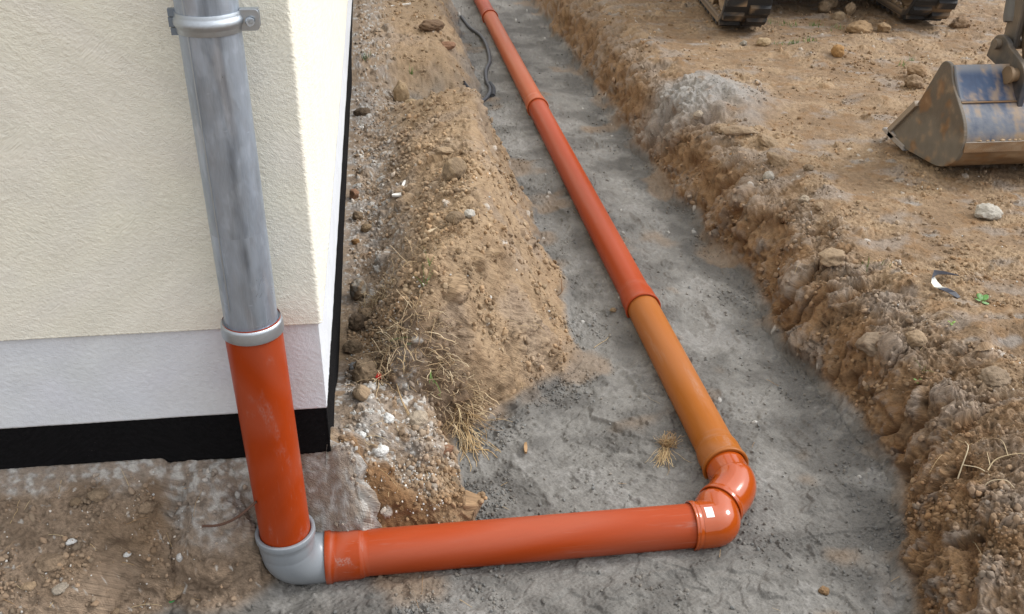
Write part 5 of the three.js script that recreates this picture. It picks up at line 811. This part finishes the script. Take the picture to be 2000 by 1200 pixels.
function leaves(name, label, x, z, list) { // small weed: short stems with oval leaves
  const t = thing(name, label, 'weed', [x, groundAt(x, z).y, z]);
  for (const [a, l, w, tilt, c] of list) {
    const g = new THREE.SphereGeometry(1, 12, 8); g.scale(l / 2, 0.0012, w / 2); g.translate(l * 0.62, 0, 0); g.rotateZ(tilt); g.rotateY(a); g.translate(0, 0.006, 0); const p = g.attributes.position; for (let i = 0; i < p.count; i++) p.setY(i, p.getY(i) + 0.002 * noise(p.getX(i) * 120, 1, p.getZ(i) * 120));
    g.computeVertexNormals(); mesh('leaf', g, new THREE.MeshPhysicalMaterial({ color: lin(...c), roughness: 0.5, side: THREE.DoubleSide }), t);
  }
  const S = new Strands(), r = rng(3); for (const [a, l] of list) S.add([V3(0, -0.003, 0), V3(Math.cos(a) * l * 0.1, 0.006, -Math.sin(a) * l * 0.1), V3(Math.cos(a) * l * 0.25, 0.007, -Math.sin(a) * l * 0.25)], 0.0011, 0.0008, [0.14, 0.2, 0.05]); mesh('stalk', S.build(), strawMat, t);
  return t;
}
leaves('weed', 'small weed with bright green leaves on the plot near the foot hole', 1.803, -2.296, [[0.6, 0.030, 0.020, 0.35, [0.07, 0.20, 0.025]], [1.5, 0.028, 0.020, 0.45, [0.065, 0.18, 0.025]], [2.6, 0.020, 0.014, 0.2, [0.09, 0.21, 0.04]], [4.9, 0.024, 0.017, 0.1, [0.17, 0.30, 0.12]]]);
leaves('weed', 'tiny yellow green weed between the tilted block and the foot hole', 1.62, -2.16, [[0.3, 0.014, 0.008, 0.3, [0.18, 0.28, 0.05]], [2.2, 0.012, 0.007, 0.3, [0.2, 0.26, 0.06]], [4.2, 0.013, 0.008, 0.2, [0.14, 0.24, 0.04]]]);
leaves('weed', 'tiny green weed low on the right bank', 1.45, -2.00, [[0.5, 0.016, 0.009, 0.3, [0.13, 0.25, 0.05]], [2.4, 0.014, 0.008, 0.3, [0.16, 0.26, 0.07]], [4.0, 0.013, 0.008, 0.2, [0.12, 0.22, 0.04]]]);
// ---------------------------------------------------------------- roots, hose, rebar, scraps
const tube = (pts, r, seg = 40, rs = 10) => new THREE.TubeGeometry(new THREE.CatmullRomCurve3(pts.map((p) => V3(...p)), false, 'centripetal'), seg, r, rs);
const onGround = (x, z, up = 0.003) => [x, groundAt(x, z).y + up, z];
function root(label, list, r0, color) { const S = new Strands(); for (const pts of list) { const c = new THREE.CatmullRomCurve3(pts.map((p) => V3(...p))); S.add(c.getPoints(16), r0, r0 * 0.5, color); } return tag(mesh('root', S.build(), strawMat, scene), label, 'root'); }
root('pale forked root on the brown slope at the bottom right, left of the other', [[onGround(1.335, -1.60, 0.004), onGround(1.365, -1.635, 0.012), onGround(1.395, -1.67, 0.022), onGround(1.415, -1.71, 0.02)], [onGround(1.372, -1.64, 0.012), onGround(1.385, -1.60, 0.010), onGround(1.388, -1.565, 0.004)]], 0.0021, [0.50, 0.41, 0.27]);
root('pale branching root at the bottom right, right of the forked one', [[onGround(1.395, -1.585, 0.004), onGround(1.43, -1.61, 0.012), onGround(1.47, -1.60, 0.012), onGround(1.51, -1.585, 0.006)], [onGround(1.455, -1.605, 0.012), onGround(1.462, -1.65, 0.016), onGround(1.450, -1.69, 0.012)], [onGround(1.41, -1.60, 0.008), onGround(1.425, -1.64, 0.01)]], 0.0018, [0.48, 0.37, 0.22]);
root('short pale root low on the slope in the bottom right corner', [[onGround(1.335, -1.515, 0.004), onGround(1.36, -1.53, 0.014), onGround(1.39, -1.515, 0.012), onGround(1.405, -1.50, 0.003)]], 0.0016, [0.52, 0.42, 0.28]);
root('knotty brown twig sticking out of the right flank of the mound', [[onGround(0.585, -2.90, -0.004), onGround(0.600, -2.90, 0.018), onGround(0.615, -2.93, 0.026), onGround(0.63, -2.95, 0.024)], [onGround(0.606, -2.915, 0.022), onGround(0.612, -2.96, 0.034)]], 0.0035, [0.20, 0.115, 0.06]);
root('long root strand trailing from the matted tuft down to the whitish grit', [[onGround(-0.005, -2.10, 0.004), onGround(0.005, -2.03, 0.006), onGround(0.022, -1.98, 0.005), onGround(0.035, -1.92, 0.005), onGround(0.05, -1.87, 0.004), onGround(0.07, -1.83, 0.003)], [onGround(-0.002, -2.09, 0.004), onGround(0.012, -2.02, 0.008), onGround(0.030, -1.96, 0.005), onGround(0.048, -1.90, 0.005)]], 0.0020, [0.40, 0.28, 0.15]);
root('thin curled root on the brown run of soil left of the ochre pipe joint', [[onGround(0.66, -2.60, 0.003), onGround(0.69, -2.63, 0.004), onGround(0.715, -2.65, 0.003), onGround(0.735, -2.68, 0.003)]], 0.0014, [0.46, 0.34, 0.19]);
{
  const pts = [[0.655, -7.62], [0.685, -7.25], [0.735, -6.85], [0.742, -6.50], [0.722, -6.22], [0.676, -6.02], [0.655, -5.80], [0.655, -5.60], [0.625, -5.45], [0.575, -5.37], [0.52, -5.30], [0.46, -5.27]].map(([x, z], i) => [x, Math.max(0.02, groundAt(x, z).y) + 0.010, z]);
  const m = new THREE.MeshStandardMaterial({ color: lin(0.045, 0.047, 0.055), roughness: 0.45, bumpMap: grain, bumpScale: 0.0006 });
  const h = thing('hose', 'black hose lying in the far trench left of the red brown pipe', 'hose', [0.66, 0.03, -6]);
  const loc = (g) => { g.translate(-0.66, -0.03, 6); return g; };
  mesh('hose_body', loc(tube(pts, 0.0125, 160, 14)), m, h);
  const ribs = []; const c = new THREE.CatmullRomCurve3([[0.668, -5.72], [0.672, -5.58], [0.655, -5.46]].map(([x, z]) => V3(x, groundAt(x, z).y + 0.012, z))); for (let i = 0; i < 16; i++) { const p = c.getPoint(i / 15), t = c.getTangent(i / 15), g = new THREE.TorusGeometry(0.010, 0.0045, 8, 16); g.applyQuaternion(new THREE.Quaternion().setFromUnitVectors(V3(0, 0, 1), t)); g.translate(p.x, p.y, p.z); ribs.push(g); }
  mesh('ribbed_sleeve', loc(mergeGeometries(ribs)), m, h);
}
{
  const pts = [[-0.437, 0.268, -1.602], [-0.405, 0.272, -1.596], [-0.372, 0.285, -1.594], [-0.345, 0.303, -1.596], [-0.318, 0.322, -1.605]], c = new THREE.CatmullRomCurve3(pts.map((p) => V3(...p))), nodes = [];
  for (let i = 0; i <= 120; i++) nodes.push({ p: c.getPoint(i / 120), t: c.getTangent(i / 120), r: 0.0026 + (i % 3 === 0 ? 0.0009 : 0) });
  tag(mesh('rusty_rod', swept(nodes, 10), new THREE.MeshStandardMaterial({ color: lin(0.10, 0.05, 0.032), roughness: 0.85 }), scene), 'rusty ribbed steel rod sticking out of the footing left of the orange upright pipe', 'steel rod');
}
function ribbon(pts, width, th, mat, name, label, category, colors) { // bent strip; pts = [[x, y, z, sideways x, sideways z], ...]
  const P = [], I = [], C = []; pts.forEach(([x, y, z, sx, sz, w], i) => { const k = width * (w ?? 1) / 2; for (const [s, t] of [[-1, 0], [1, 0], [1, 1], [-1, 1]]) { P.push(x + sx * s * k, y + t * th, z + sz * s * k); const c = colors ? colors[i] : [0.5, 0.5, 0.5]; C.push(...c); } if (i) for (let k2 = 0; k2 < 4; k2++) { const a = (i - 1) * 4 + k2, b = (i - 1) * 4 + (k2 + 1) % 4; I.push(a, b, a + 4, b, b + 4, a + 4); } });
  const g = new THREE.BufferGeometry(); g.setAttribute('position', new THREE.Float32BufferAttribute(P, 3)); g.setAttribute('color', new THREE.Float32BufferAttribute(C, 3)); g.setIndex(I); const f = g.toNonIndexed(); f.computeVertexNormals();
  return tag(mesh(name, f, mat, scene), label, category);
}
{
  const g = groundAt(1.72, -2.40).y + 0.003, bk = [0.014, 0.016, 0.026], wh = [0.72, 0.68, 0.58], bl = [0.05, 0.055, 0.075], m = new THREE.MeshStandardMaterial({ vertexColors: true, roughness: 0.35, side: THREE.DoubleSide });
  ribbon([[1.815, g + 0.006, -2.452, 0.2, 1, 0.25], [1.775, g + 0.012, -2.462, 0.1, 1, 0.8], [1.735, g + 0.020, -2.455, -0.1, 1, 1], [1.712, g + 0.018, -2.435, -0.6, 0.8, 0.9], [1.705, g + 0.010, -2.408, -1, 0.2, 0.8], [1.706, g + 0.006, -2.385, -1, 0, 0.9], [1.712, g + 0.010, -2.365, -1, 0, 1], [1.722, g + 0.012, -2.335, -1, 0.1, 0.9], [1.734, g + 0.005, -2.312, -0.9, 0.3, 0.5]], 0.030, 0.0015, m, 'plastic_scrap', 'torn black and white plastic strip lying curled on the plot', 'scrap', [bk, bk, bk, bl, wh, wh, bl, bk, bk, bk]);
}
{
  const chip = (name, label, category, x, z, [l, h, w], turn, color, tz = 0, up = 0.5) => { const g = new THREE.BoxGeometry(l, h, w, 6, 2, 3), p = g.attributes.position; for (let i = 0; i < p.count; i++) { const t = Math.abs(p.getX(i)) / (l / 2); p.setZ(i, p.getZ(i) * (1 - 0.45 * t * t)); p.setY(i, p.getY(i) + h * 0.4 * noise(p.getX(i) * 60, 2, p.getZ(i) * 90)); } g.computeVertexNormals(); const m = mesh(name, g, new THREE.MeshStandardMaterial({ color: lin(...color), roughness: 0.75 }), scene); m.position.set(x, groundAt(x, z).y + h * up, z); m.rotation.set(0.1, turn, tz); return tag(m, label, category); };
  chip('plastic_scrap', 'small red scrap stuck in the large crumbly clod at the wall', 'scrap', -0.052, -2.105, [0.016, 0.012, 0.012], 0.6, [0.55, 0.02, 0.012], 0.4, 1.4);
  chip('plastic_scrap', 'tiny green scrap on the brown slope at the bottom left', 'scrap', -0.523, -1.560, [0.013, 0.003, 0.007], 0.3, [0.06, 0.42, 0.12], 0.1, 1.5);
  chip('wood_chip', 'flat grey wood chip on the right flank of the mound', 'wood chip', 0.275, -2.385, [0.040, 0.006, 0.014], 1.0, [0.46, 0.38, 0.27], 0.3, 1.2);
  chip('wood_chip', 'brown stick end standing in the sand below the mound', 'wood chip', 0.346, -2.06, [0.032, 0.010, 0.010], 1.45, [0.36, 0.215, 0.10], 0.25, 1);
  chip('wood_chip', 'white splinter on the grit left of the big mound stone', 'splinter', 0.045, -3.18, [0.062, 0.007, 0.018], 0.12, [0.68, 0.66, 0.62], 0.05, 1);
  chip('wood_chip', 'short white splinter upright beside the white splinter on the grit', 'splinter', 0.060, -3.28, [0.045, 0.006, 0.010], 1.3, [0.68, 0.66, 0.62], 0.1, 1);
  chip('wood_chip', 'thin white stick on the far left bank at the top of the picture', 'splinter', 0.15, -6.35, [0.14, 0.008, 0.012], 0.35, [0.66, 0.63, 0.58], 0, 1);
  chip('wood_chip', 'pale sliver of wood lying in the crumb row of the mound', 'splinter', 0.13, -2.62, [0.06, 0.004, 0.012], 0.5, [0.50, 0.40, 0.27], 0.08, 1);
}
renderer.render(scene, camera);
